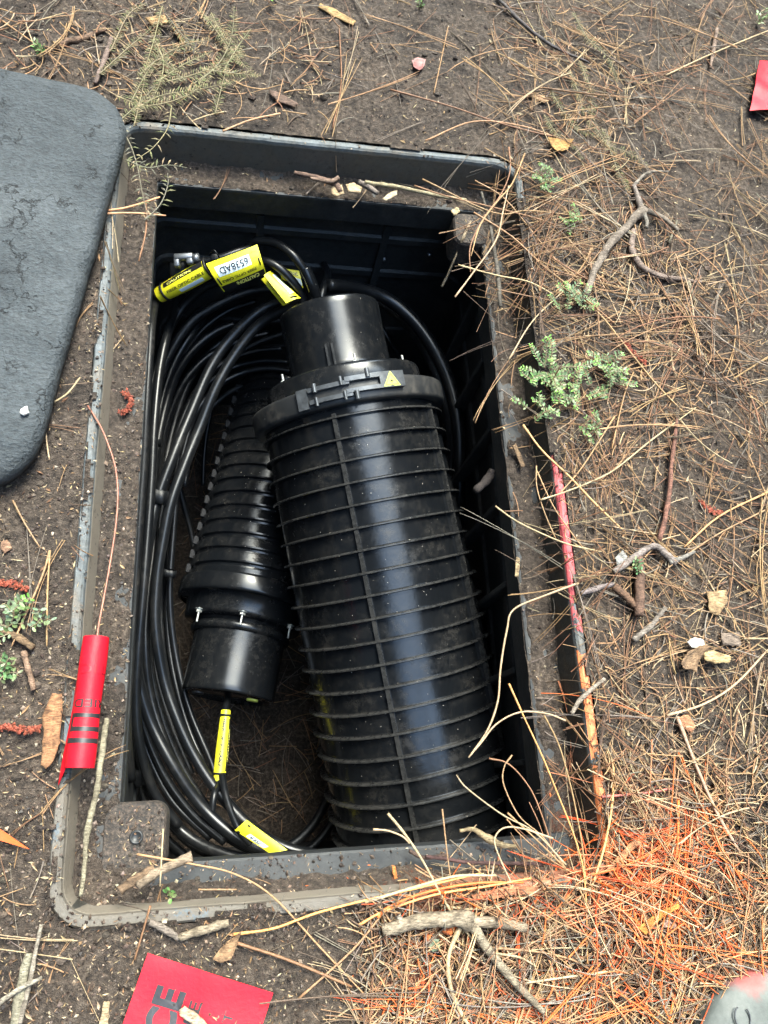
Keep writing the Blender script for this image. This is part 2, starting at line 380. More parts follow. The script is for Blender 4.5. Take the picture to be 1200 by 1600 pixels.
def text_geo(s, bold=0.0, cuts=1):
    """triangulated text, height of capitals about 1, centred on its box"""
    k = (s, bold, cuts)
    if k in _tc: return _tc[k]
    cu = bpy.data.curves.new('t', 'FONT'); cu.body = s; cu.size = 1; cu.offset = bold; cu.resolution_u = 3
    o = bpy.data.objects.new('t', cu); COL.objects.link(o)
    dg = bpy.context.evaluated_depsgraph_get(); me = bpy.data.meshes.new_from_object(o.evaluated_get(dg))
    bm = bmesh.new(); bm.from_mesh(me); bmesh.ops.triangulate(bm, faces=bm.faces[:])
    for _ in range(cuts*2):
        e = [x for x in bm.edges if x.calc_length() > .11]
        if not e: break
        bmesh.ops.subdivide_edges(bm, edges=e, cuts=1); bmesh.ops.triangulate(bm, faces=bm.faces[:])
    bm.verts.index_update()
    v = [x.co.copy() for x in bm.verts]; f = [tuple(y.index for y in x.verts) for x in bm.faces]; bm.free()
    bpy.data.objects.remove(o); bpy.data.curves.remove(cu); bpy.data.meshes.remove(me)
    x0 = min(p.x for p in v); x1 = max(p.x for p in v); y0 = min(p.y for p in v); y1 = max(p.y for p in v)
    v = [Vector(((p.x-(x0+x1)/2), (p.y-(y0+y1)/2), 0)) for p in v]
    _tc[k] = (v, f, x1-x0, y1-y0); return _tc[k]
def text_on(mb, s, fn, cs, ct, ws, ht, flip=False, lift=.0008, bold=0.0, vert=False, cuts=2):
    """lay text on a sheet function: centre (cs,ct), width ws and height ht in s,t units; fn as in sheet"""
    v, f, W, H = text_geo(s, bold, cuts)
    out = []
    for p in v:
        a, b = p.x/W*ws, p.y/H*ht
        if vert: a, b = -p.y/H*ws, p.x/W*ht
        if flip: a, b = -a, -b
        q, nrm = fn(cs+a, ct+b); out.append(q+nrm*lift)
    mb.add(out, f, smooth=False)
def jit(c, a=.2):
    k = 1+random.uniform(-a, a); return tuple(max(0, min(1, x*k*(1+random.uniform(-.06, .06)))) for x in c)

# ------------------------------------------------------------------ ground
W, LN, D = .5558, .96, .0524                   # rim opening, recess depth
IX0, IX1, IY0, IY1 = -W/2+.0430, W/2-.0424, -LN/2+.0378, LN/2-.0442   # hole through the ledge
RT = .013                                      # rim thickness
def rrect(x0, x1, y0, y1, r, n=8):
    out = []
    for cx, cy, a in ((x1-r, y1-r, 0), (x0+r, y1-r, PI/2), (x0+r, y0+r, PI), (x1-r, y0+r, 1.5*PI)):
        for i in range(n+1):
            t = a+PI/2*i/n; out.append((cx+r*math.cos(t), cy+r*math.sin(t)))
    return out
def sd_rr(x, y, hx, hy, r):
    qx = abs(x)-hx+r; qy = abs(y)-hy+r
    return math.hypot(max(qx, 0), max(qy, 0))+min(max(qx, qy), 0)-r
def nv(x, y, s, o=0): return noise.noise(Vector((x*s, y*s, o)))
def creep(x, y):
    nz_ = noise.noise(Vector((x*14, y*14, 31)))+.35*noise.noise(Vector((x*50, y*50, 35)))
    if x < -.2 and y < .45: c = .68+1.2*nz_
    elif y < -.4: c = .52+1.3*nz_
    elif y > .40 and x < .27: c = .86+.3*nz_
    else: c = .80+.55*nz_ if (x > .2 and y < -.02) else .75+.4*nz_
    if x > .2 and -.02 < y < .42: c = .75+.6*nz_-1.6*min(1, (y+.02)/.08)
    return max(-.02, min(.92, c))
def gh(x, y):
    d = sd_rr(x, y, W/2+RT, LN/2+RT, .04)
    if d < 0:
        return .0022+.0018*(1+nv(x, y, 45, 5))+.0012*nv(x, y, 120, 9)-.0015*max(0, 1-(d+RT)/.004)
    h = .010*nv(x, y, 4)+.005*nv(x, y, 14, 3)+.0048*nv(x, y, 45, 5)+.0030*nv(x, y, 120, 9)
    k = min(1, max(0, d/.08))
    return -.0035+h*(.35+.65*k)+.006*k
def make_grid(name, x0, x1, y0, y1, st, keep, hf, m):
    xs = np.arange(x0, x1+st/2, st); ys = np.arange(y0, y1+st/2, st); nx, ny = len(xs), len(ys)
    idx = {}; v = []; f = []
    def vid(i, j):
        k = (i, j)
        if k not in idx: idx[k] = len(v); x, y = xs[i], ys[j]; v.append((x, y, hf(x, y)))
        return idx[k]
    for i in range(nx-1):
        for j in range(ny-1):
            if keep((xs[i]+xs[i+1])/2, (ys[j]+ys[j+1])/2): f.append((vid(i, j), vid(i+1, j), vid(i+1, j+1), vid(i, j+1)))
    mb = MB(); mb.add(v, f); return mb.build(name, m)
GX0, GX1, GY0, GY1 = -.62, 1.02, -.84, 1.12
def hf(x, y):
    e = min(x-GX0, GX1-x, y-GY0, GY1-y)
    return gh(x, y)
g = make_grid('ground', GX0, GX1, GY0, GY1, .0045, lambda x, y: sd_rr(x, y, W/2, LN/2, .03) > RT*creep(x, y), hf, M_SOIL)
tag(g, kind='structure')
# the same ground going on to the horizon
def far_ground():
    st = .0045*4; mb = MB()
    xs = list(np.linspace(GX0-1.2, GX1+1.2, 60)); ys = list(np.linspace(GY0-1.2, GY1+1.2, 60))
    xs = [-60, -15, -5] + xs + [5, 15, 60]; ys = [-60, -15, -5] + ys + [5, 15, 60]
    nx, ny = len(xs), len(ys); v = [(x, y, gh(x, y)-.006 if abs(x) < 4 and abs(y) < 4 else -.01) for x in xs for y in ys]
    f = []
    for i in range(nx-1):
        for j in range(ny-1):
            cx, cy = (xs[i]+xs[i+1])/2, (ys[j]+ys[j+1])/2
            if GX0+.05 < cx < GX1-.05 and GY0+.05 < cy < GY1-.05: continue
            f.append((i*ny+j, (i+1)*ny+j, (i+1)*ny+j+1, i*ny+j+1))
    mb.add(v, f); return tag(mb.build('ground', M_SOIL), kind='structure')
far_ground()
FLOOR = -.80
def pitf(x, y): return FLOOR+.02*nv(x, y, 7)+.008*nv(x, y, 30)+.004*nv(x, y, 90)
tag(make_grid('pit_floor', -.34, .34, -.54, .54, .01, lambda x, y: True, pitf, M_SOIL), kind='structure')

# ------------------------------------------------------------------ vault
vault = empty('utility_vault', (0, 0, 0), 'open dark utility vault sunk in soil, red and orange paint on its right rim', 'utility vault')
def loft(mb, loops, closed_prof=False):
    n = len(loops[0]); v = [p for lp in loops for p in lp]; f = []
    m = len(loops); rngm = m if closed_prof else m-1
    for i in range(rngm):
        k = (i+1) % m
        for j in range(n): f.append((i*n+j, i*n+(j+1) % n, k*n+(j+1) % n, k*n+j))
    mb.add(v, f, smooth=False)
def ring(x0, x1, y0, y1, r, off, z, n=8, wob=0):
    out = []
    for x, y in rrect(x0-off, x1+off, y0-off, y1+off, max(.001, r+off), n):
        out.append((x+wob*nv(x, y, 9, z), y+wob*nv(x, y, 9, 7+z), z+wob*.6*nv(x, y, 12, 3)))
    return out
def dense(x0, x1, y0, y1, r, off, z, wob=0):
    """a rounded rectangle with many points along the sides"""
    base = rrect(x0-off, x1+off, y0-off, y1+off, max(.001, r+off), 8); out = []
    K = 9
    for i in range(4):
        seg = base[i*K:(i+1)*K]; out += seg
        a = seg[-1]; b = base[((i+1)*K) % len(base)]
        for k in range(1, 60): out.append((a[0]+(b[0]-a[0])*k/60, a[1]+(b[1]-a[1])*k/60))
    return [(x+wob*(nv(x, y, 9, z)+.5*nv(x, y, 60, z)), y+wob*(nv(x, y, 9, 7+z)+.5*nv(x, y, 60, 4+z)), z+wob*.6*nv(x, y, 25, 3)) for x, y in out]
mb = MB(); o = (-W/2, W/2, -LN/2, LN/2, .030)
loft(mb, [dense(*o, -.004, -D-.006), dense(*o, -.0025, -D*.6, .0008), dense(*o, -.0005, -.006, .0012), dense(*o, .0012, -.0012, .0014), dense(*o, .004, .0008, .0012),
          dense(*o, RT-.002, .0008, .0014), dense(*o, RT, -.002, .001), dense(*o, RT, -.06)])
put(mb.build('rim', M_RIM), vault)
# ledge, lip of the hole (a thin flange along the left side)
def thin(l, t): return [(x, y, -D-t if x < IX0+.012 and y < IY1-.03 and y > IY0+.004 else z) for x, y, z in l]
mb = MB(); i_ = (IX0, IX1, IY0, IY1, .004)
loft(mb, [dense(*o, .006, -D-.012), dense(*o, .006, -D), dense(*i_, .0035, -D, .0004), dense(*i_, .001, -D-.001, .0005), dense(*i_, 0, -D-.004, .0006), thin(dense(*i_, .0005, -D-.045, .0008), .014), thin(dense(*i_, .004, -D-.049), .017), thin(dense(*i_, .022, -D-.050), .018)])
put(mb.build('ledge', M_VAULT), vault)
# wall with raised bands
mb = MB(); zz = [(.020, -D-.0165), (.020, -.145), (.016, -.148), (.016, -.160), (.022, -.163), (.024, -.235), (.020, -.239), (.020, -.252), (.026, -.256), (.030, -.42), (.027, -.424), (.027, -.44), (.032, -.444), (.040, -.90)]
loft(mb, [dense(*i_, a, z, .0008) for a, z in zz])
put(mb.build('wall', M_VAULT), vault)
for k in range(7):                             # buttress ribs on both long walls
    y = -.36+k*.115
    for sx, X in ((1, IX1),):
        mb = MB(); mb.add(*bbox((X+sx*.012, y, -.34), (.020, .008, .46), .002), smooth=False); put(mb.build('wall_rib', M_VAULT), vault)
for k in range(2):
    mb = MB(); mb.add(*bbox((-.09+k*.2, IY1+.019, -.20), (.012, .006, .16), .001), smooth=False); put(mb.build('wall_rib', M_VAULT), vault)
def m_dirty(Nn, Ll, b):
    n1 = noise_n(Nn, Ll, 40, 6, .7); n2 = noise_n(Nn, Ll, 260, 6, .7)
    r = ramp(Nn, [(.38, (.020, .019, .018)), (.5, (.045, .035, .028)), (.66, (.12, .09, .07))]); Ll.new(n2.outputs['Fac'], r.inputs[0])
    r2 = ramp(Nn, [(.35, (.6, .6, .6)), (.65, (1.2, 1.2, 1.2))]); Ll.new(n1.outputs['Fac'], r2.inputs[0])
    Ll.new(mixc(Nn, Ll, 1.0, r.outputs[0], r2.outputs[0], 'MULTIPLY'), b.inputs['Base Color']); b.inputs['Roughness'].default_value = .8
    bump(Nn, Ll, b, n2.outputs['Fac'], .7, .003)
M_DIRTY = mat('dirt_caked_polymer', m_dirty); TABS = []
def tab(cx, cy, sx, sy, sz, r):
    mb = MB(); lo = []
    for off, z in ((0, -D-.045), (0, -D-.002), (-.002, -D+.0025), (-.012, -D+.003)):
        lo.append([(x, y, z) for x, y in rrect(cx-sx-off, cx+sx+off, cy-sy-off, cy+sy+off, max(.002, r+off), 8)])
    loft(mb, lo); n = len(lo[0]); mb.add(lo[-1], [tuple(range(n))], smooth=False)
    for x_, y_, z_ in []: pass
    TABS.append((cx-sx, cx+sx, cy-sy, cy+sy))
    return put(mb.build('corner_tab', M_DIRTY), vault)
p = P(222, 1301, -D); t1 = tab((IX0+p.x)/2+.004, (IY0-.01+p.y)/2+.015, .032, .036, 0, .016)
p = P(722, 368, -D); t2 = tab(p.x+.014, p.y+.012, .026, .028, 0, .014)
# recessed bolt seat on the near tab
q = P(213, 1308, -D+.003)
mb = MB(); Mb = Matrix.Translation(q) @ Matrix.Rotation(PI/2, 4, 'X')
mb.add(*lathe([(.0001, .0012), (.0045, .0012), (.005, .0018), (.007, .0018), (.0072, .0)], Mb, 24)); put(mb.build('bolt_seat', M_RING), vault)
for (u, v) in ((671, 398), (600, 405)):        # pale rivet heads on the far wall
    mb = MB(); Y = IY1+.022; d = PZ(u, v, 1)-CAM; p = CAM+d*((Y-.003-CAM.y)/d.y)
    bm = bmesh.new(); bmesh.ops.create_icosphere(bm, subdivisions=2, radius=.0035); mb.add([x.co+p for x in bm.verts], [tuple(y.index for y in x.verts) for x in bm.faces]); bm.free()
    put(mb.build('rivet', M_STEEL), vault)

# loose soil lying on the ledge
def led(x, y):
    do = -sd_rr(x, y, W/2-.003, LN/2-.003, .03)          # distance in from the outer face
    pile = max(0, 1-do/.022)
    h = .006*nv(x, y, 22)+.003*nv(x, y, 70, 2)+.0022*nv(x, y, 160, 4)+.0045+(.010 if x < .1 and y < .40 else .001)*pile*pile
    if y < -.44 and x > -.20: h += -.0085+.012*max(0, 1-do/.018)  # swept thin along the near side
    di = min(x-IX0, IX1-x, y-IY0, IY1-y)
    di = -di if (x < IX0 or x > IX1 or y < IY0 or y > IY1) else 0
    if y > -.44: h += -.002
    if x > IX1 and di < .007: h -= .008*(1-di/.007)
    elif di < .004: h -= .005*(1-di/.004)
    return -D+h
def kled(x, y):
    return sd_rr(x, y, W/2-.002, LN/2-.002, .03) < 0 and (x < IX0-.001 or x > IX1+.001 or y < IY0-.001 or y > IY1+.001)
lo = make_grid('ledge_soil', -W/2, W/2, -LN/2, LN/2, .003, kled, led, M_SOIL)
tag(lo, 'loose dark soil and grit spilled along the ledge of the open vault', 'soil', kind='stuff')

# ------------------------------------------------------------------ lid of the vault
def make_lid():
    a = P(150, 360, .045); b = P(70, 640, .045); t = P(0, 97, .045)
    e = (b-a).normalized(); e.z = 0; px = Vector((e.y, -e.x, 0))   # points left, away from the hole
    if px.x > 0: px = -px
    s = ((t-a).dot(e)); corner = a+e*s
    Wd, Ln = .572, .93
    root = empty('vault_lid', (corner.x, corner.y, 0), 'thick blue grey textured vault lid with rounded corners laid aside on the soil', 'vault lid')
    loops = []
    def lp(off, z, r=.072):
        out = []
        base = rrect(-off, Ln+off, -off, Wd+off, r+off, 10)
        res = []
        for k in range(len(base)):
            A = base[k]; B = base[(k+1) % len(base)]; L_ = math.hypot(A[0]-B[0], A[1]-B[1]); m = max(1, int(L_/.012))
            for q in range(m): res.append((A[0]+(B[0]-A[0])*q/m, A[1]+(B[1]-A[1])*q/m))
        return [(corner+px*x+e*y+Vector((0, 0, z))) for x, y in res]
    base = lp(0, 0); n = len(base)
    def W_(l, wob):
        return [Vector((p.x+wob*(nv(p.x, p.y, 18)+.6*nv(p.x, p.y, 90)), p.y+wob*(nv(p.x, p.y, 18, 4)+.6*nv(p.x, p.y, 90, 4)), p.z+wob*.6*nv(p.x, p.y, 40, 8))) for p in l]
    mb = MB()
    # all loops need the same count: scale the base loop about the centre
    c = corner+px*(Ln/2)+e*(Wd/2)
    def sc(off, z):
        out = []
        for p in base:
            d = p-c; lx, ly = d.dot(px), d.dot(e); k = Vector((lx*(1+off/(Ln/2)), ly*(1+off/(Wd/2)), 0)); out.append(c+px*k.x+e*k.y+Vector((0, 0, z-c.z)))
        return out
    c.z = 0; base = [Vector((p.x, p.y, 0)) for p in base]
    L_ = [W_(sc(-.012, .004), .001), W_(sc(-.003, .012), .0015), W_(sc(.0, .026), .0015), W_(sc(-.002, .037), .0015), W_(sc(-.008, .0425), .0012), W_(sc(-.022, .0445), .001)]
    loft(mb, [[tuple(p) for p in l] for l in L_]); mb.sm = [True]*len(mb.sm)
    put(mb.build('edge', M_LID), root)
    mb = MB(); top = L_[-1]; mb.add(list(top), [tuple(range(n))], smooth=False)
    o = mb.build('top_face', M_LID); put(o, root)
    mb = MB(); mb.add(list(reversed(L_[0])), [tuple(range(n))], smooth=False); put(mb.build('underside', M_LID), root)
    return root
lid = make_lid()

# ------------------------------------------------------------------ splice closures
def frame(A, B):
    """local y along A->B, z towards the camera"""
    y = (B-A).normalized(); t = CAM-(A+B)/2; z = (t-y*t.dot(y)).normalized(); x = y.cross(z)
    if x.dot(RM @ Vector((1, 0, 0))) < 0: pass
    M = Matrix((x, y, z)).transposed().to_4x4(); M.translation = A; return M
def closure(A, B, rn, rb0, rb1, neck, ribs, label, big, seams):
    M = frame(A, B); Ltot = (B-A).length
    root = empty('splice_closure', A, label, 'splice closure')
    sgn = 1 if (M.to_3x3() @ Vector((1, 0, 0))).dot(RM @ Vector((1, 0, 0))) > 0 else -1
    def mk(name, verts_faces, m, sm=True, parent=root):
        mb = MB()
        for vf in verts_faces: mb.add(*vf, smooth=sm)
        o = mb.build(name, m)
        if parent is root: put(o, root)
        else:
            o.parent = parent; o.matrix_parent_inverse = Matrix.Translation(root.location).inverted()
        return o
    k = rn/.0775
    # neck with a flat end and a short recess
    mk('neck', [lathe([(.0001, .006), (rn*.90, .006), (rn*.93, .0), (rn*.985, .0006), (rn, .004), (rn, .012), (rn*.998, .05*k), (rn*1.01, neck-.012), (rn*1.03, neck-.004), (rn*1.10, neck)], M, 96)], M_NECK)
    rs = rb0*.885; y0 = neck
    sh = [(rn*1.05, y0), (rs*.90, y0+.002), (rs*.985, y0+.004), (rs, y0+.009), (rs*1.01, y0+.036*k), (rb0, y0+.038*k)]
    mk('shoulder', [lathe(sh, M, 96)], M_NECK)
    c0 = y0+.036*k; cw = .031*k; rc = rb0*(1.10 if big else 1.05)
    mk('clamp_ring', [lathe([(rb0, c0), (rc*.97, c0), (rc*.993, c0+.0015), (rc, c0+.005), (rc, c0+cw-.005), (rc*.992, c0+cw-.0015), (rc*.97, c0+cw), (rb0*.98, c0+cw)], M, 96)], M_RING if big else M_NECK)
    b0 = c0+cw
    # dome body with thin raised ribs
    prof = [(rb0*.985, b0-.004)]; yb = b0; span = Ltot-b0-.05
    for i in range(ribs):
        yr = b0+.014+span*i/(ribs-1); r = rb0+(rb1-rb0)*(yr-b0)/span
        if big: prof += [(r*.986, yr-.0030), (r*.992, yr-.0020), (r*1.036, yr-.0016), (r*1.043, yr-.0006), (r*1.043, yr+.0010), (r*1.036, yr+.0018), (r*.986, yr+.0020)]
        else: prof += [(r*1.00, yr-.006), (r*.962, yr-.004), (r*.958, yr-.001), (r*.965, yr+.002), (r*1.005, yr+.004), (r*1.008, yr+.0065)]
    prof += [(rb1*.985, Ltot-.035), (rb1*.95, Ltot-.014), (rb1*.82, Ltot-.003), (rb1*.5, Ltot), (.0001, Ltot)]
    mb = MB()
    for i in range(len(prof)-1):
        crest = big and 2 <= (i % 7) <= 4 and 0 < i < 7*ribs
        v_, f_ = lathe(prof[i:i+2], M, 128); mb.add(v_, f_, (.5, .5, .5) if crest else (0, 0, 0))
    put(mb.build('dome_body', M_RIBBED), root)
    for ang in seams:
        a = math.radians(ang)*sgn; vv = []
        mbs = MB(); nseg = 40
        if big:
            for t_ in range(nseg+1):
                y = b0+.008+(Ltot-.04-b0)*t_/nseg; r = (rb0+(rb1-rb0)*(y-b0)/span)
                for da, dr in ((-.022, .94), (-.020, 1.030), (.020, 1.030), (.022, .94)):
                    aa = a+da; vv.append(M @ Vector((r*dr*math.sin(aa), y, r*dr*math.cos(aa))))
            ff = []
            for t_ in range(nseg):
                for q in range(3): ff.append((t_*4+q, t_*4+q+1, t_*4+q+5, t_*4+q+4))
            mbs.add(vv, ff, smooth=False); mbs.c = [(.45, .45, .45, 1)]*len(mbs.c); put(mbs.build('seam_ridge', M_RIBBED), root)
        else:
            for i in range(ribs):
                y = b0+.012+span*i/(ribs-1); r = rb0+(rb1-rb0)*(y-b0)/span
                R3 = M.to_3x3() @ Matrix.Rotation(a, 3, 'Y')
                mbs.add(*bbox(M @ Vector((r*1.01*math.sin(a), y, r*1.01*math.cos(a))), (.006, span/ribs*.62, .008), .001, R3), smooth=False)
            put(mbs.build('seam_ridge', M_MATTE), root)
    def bolt(ang, y, r, h):
        a = math.radians(ang)*sgn; mbb = MB()
        base = M @ Vector((r*math.sin(a), y, r*math.cos(a)))
        ax = (M.to_3x3() @ Vector((0, -1, 0))); T = Matrix((ax.orthogonal().normalized(), ax.cross(ax.orthogonal().normalized()), ax)).transposed().to_4x4()
        T.translation = base; T = T @ Matrix.Rotation(PI/2, 4, 'X')
        mbb.add(*lathe([(.0001, h), (.0015, h), (.0019, h-.001)]+[(.0019-.0003*(q % 2), h-.0012-q*(h-.0052)/14) for q in range(14)], T, 12)); mbb.add(*lathe([(.0055, 0), (.0055, .0012), (.0001, .0012)], T, 20))
        mbb.add(*lathe([(.0050, .0012), (.0050, .0056), (.0024, .0060)], T, 6), smooth=False); mbb.add(*lathe([(.0072, 0), (.0072, .0010), (.0001, .0010)], T, 24))
        return put(mbb.build('bolt', M_ZINC), root)
    return root, M, sgn, dict(c0=c0, cw=cw, rc=rc, b0=b0, rs=rs, y0=y0, bolt=bolt, mk=mk, rb=rb0)

BA, BB = PZ(514, 488, 1.205), PZ(684, 1340, 1.155)
big, MBG, sg, inf = closure(BA, BB, .0785, .1350, .1435, .110, 21, 'large black ribbed splice closure with yellow warning triangle, right side of pit', True, (-9, 59, 130, -150))
inf['bolt'](-56, inf['y0']+.004, .104, .016); inf['bolt'](14, inf['y0']+.004, .098, .016); inf['bolt'](66, inf['y0']+.004, .104, .014)
# gusset on the neck
mb = MB()
for s_ in (-1, 1):
    a = math.radians(-7+s_*3.2)*sg
    v = [MBG @ Vector((r*math.sin(a)+dx, y, r*math.cos(a))) for dx in (-.0012, .0012) for r, y in ((.076, .066), (.082, .072), (.085, .110), (.076, .110))]
    mb.add(v, [(0, 1, 2, 3), (7, 6, 5, 4), (0, 4, 5, 1), (1, 5, 6, 2), (2, 6, 7, 3), (3, 7, 4, 0)], smooth=False)
a = math.radians(-7)*sg
put(mb.build('gusset', M_NECK), big)
# latch: curved link plates, pins, pointed end, warning label
def arcplate(mbx, a0, a1, y0, y1, r0, th, n=14):
    v, f = [], []
    for i in range(n+1):
        a = math.radians(a0+(a1-a0)*i/n)*sg
        for r, y in ((r0, y0), (r0+th, y0+.0008), (r0+th, y1-.0008), (r0, y1)):
            v.append(MBG @ Vector((r*math.sin(a), y, r*math.cos(a))))
    for i in range(n):
        for q in range(4): f.append((i*4+q, i*4+(q+1) % 4, (i+1)*4+(q+1) % 4, (i+1)*4+q))
    f += [(0, 1, 2, 3), (n*4+3, n*4+2, n*4+1, n*4)]
    mbx.add(v, f, smooth=False)
c0, rc = inf['c0'], inf['rc']
latch_mb = MB()
arcplate(latch_mb, 19, 33, c0-.004, c0+.020, rc+.001, .006)                      # end plate with the label
arcplate(latch_mb, 1, 19, c0-.004, c0+.004, rc+.001, .006)
arcplate(latch_mb, 1, 19, c0+.013, c0+.020, rc+.001, .006)
arcplate(latch_mb, -19, 3, c0+.000, c0+.0075, rc+.001, .005)
arcplate(latch_mb, -19, 4, c0+.017, c0+.0245, rc+.001, .005)
arcplate(latch_mb, -26, -20, c0-.001, c0+.029, rc+.0005, .004)
latch = put(latch_mb.build('latch', M_LATCH), big)
for ang, y, r in ((-15, c0+.003, .0035), (-1, c0+.001, .0028), (0, c0+.022, .0028), (-15, c0+.022, .0028), (6, c0+.024, .004), (13, c0-.004, .004)):
    a = math.radians(ang)*sg; mb = MB(); base = Vector(((rc+.006)*math.sin(a), y, (rc+.006)*math.cos(a)))
    mb.add(*tube([MBG @ (base+Vector((0, d, .0015))) for d in (-.006, .006)], r*.8, 12)); mb.sm = [False]*len(mb.sm)
    o = mb.build('pin', M_LATCH); o.parent = latch
def plate_fn(s, t):
    a = math.radians(19+14*s)*sg; r = rc+.0072
    return MBG @ Vector((r*math.sin(a), c0-.004+.024*(1-t), r*math.cos(a))), (MBG.to_3x3() @ Vector((math.sin(a), 0, math.cos(a))))
def tri(mbx, pts, fn, lift):
    o_ = [fn(*p)[0]+fn(*p)[1]*lift for p in pts]; mbx.add(o_, [tuple(range(len(o_)))], smooth=False)
mb = MB(); tri(mb, [(.10, .08), (.78, .08), (.44, .96)], plate_fn, .0003)
wl = mb.build('warning_label', M_WSIGN); wl.parent = latch
mb = MB()
def ring_tri(P3, w_):
    c = (sum(p[0] for p in P3)/3, sum(p[1] for p in P3)/3); Q = [(p[0]+(c[0]-p[0])*w_, p[1]+(c[1]-p[1])*w_) for p in P3]
    for i in range(3): tri(mb, [P3[i], P3[(i+1) % 3], Q[(i+1) % 3], Q[i]], plate_fn, .0006)
ring_tri([(.17, .15), (.71, .15), (.44, .82)], .11)
for i in range(8):                            # laser burst
    a = PI*i/4; c = (.44, .37); r1 = .13 if i % 2 == 0 else .09
    tri(mb, [(c[0]+.025*math.cos(a+1.57)*.8, c[1]+.025*math.sin(a+1.57)), (c[0]-.025*math.cos(a+1.57)*.8, c[1]-.025*math.sin(a+1.57)), (c[0]+r1*math.cos(a)*.8, c[1]+r1*math.sin(a))], plate_fn, .0006+.00001*i)
wi = mb.build('warning_symbol', M_INK); wi.parent = latch

SA, SB = PZ(356, 1090, 1.275), PZ(452, 610, 1.50)
small, MSM, ss, sinf = closure(SA, SB, .0765, .112, .100, .118, 15, 'smaller black splice closure lying deeper in pit with yellow plug in its end', False, (-72,))
for ang in (-48, -2, 52): sinf['bolt'](ang, sinf['y0']+.006, .098, .022)
# a second raised band on the small one's neck and the mould mark on its collar
mb = MB(); mb.add(*lathe([(.078, .098), (.083, .100), (.085, .106), (.083, .112), (.078, .114)], MSM, 96)); put(mb.build('neck_band', M_NECK), small)
mb = MB()
yy = sinf['b0']+.012
q = MSM @ Vector((sinf['rb']*1.012*math.sin(.12*ss), yy, sinf['rb']*1.012*math.cos(.12*ss)))
# yellow plug and cable port in the end face
for ang, rr, m, nm in ((62, .045, M_WSIGN, 'plug'), (-80, .050, M_RING, 'blank_port')):
    a = math.radians(ang); mb = MB(); c = MSM @ Vector((rr*math.sin(a)*ss, -.001, rr*math.cos(a)*.9))
    ax = -(MSM.to_3x3() @ Vector((0, 1, 0))); T = Matrix((ax.orthogonal().normalized(), ax.cross(ax.orthogonal().normalized()), ax)).transposed().to_4x4(); T.translation = c; T = T @ Matrix.Rotation(PI/2, 4, 'X')
    mb.add(*lathe([(.0001, .0012), (.0090, .0012), (.0098, .0004), (.0098, -.002)], T @ Matrix.Scale(-1, 4, (0, 1, 0)) if False else T, 24)); put(mb.build(nm, m), small)

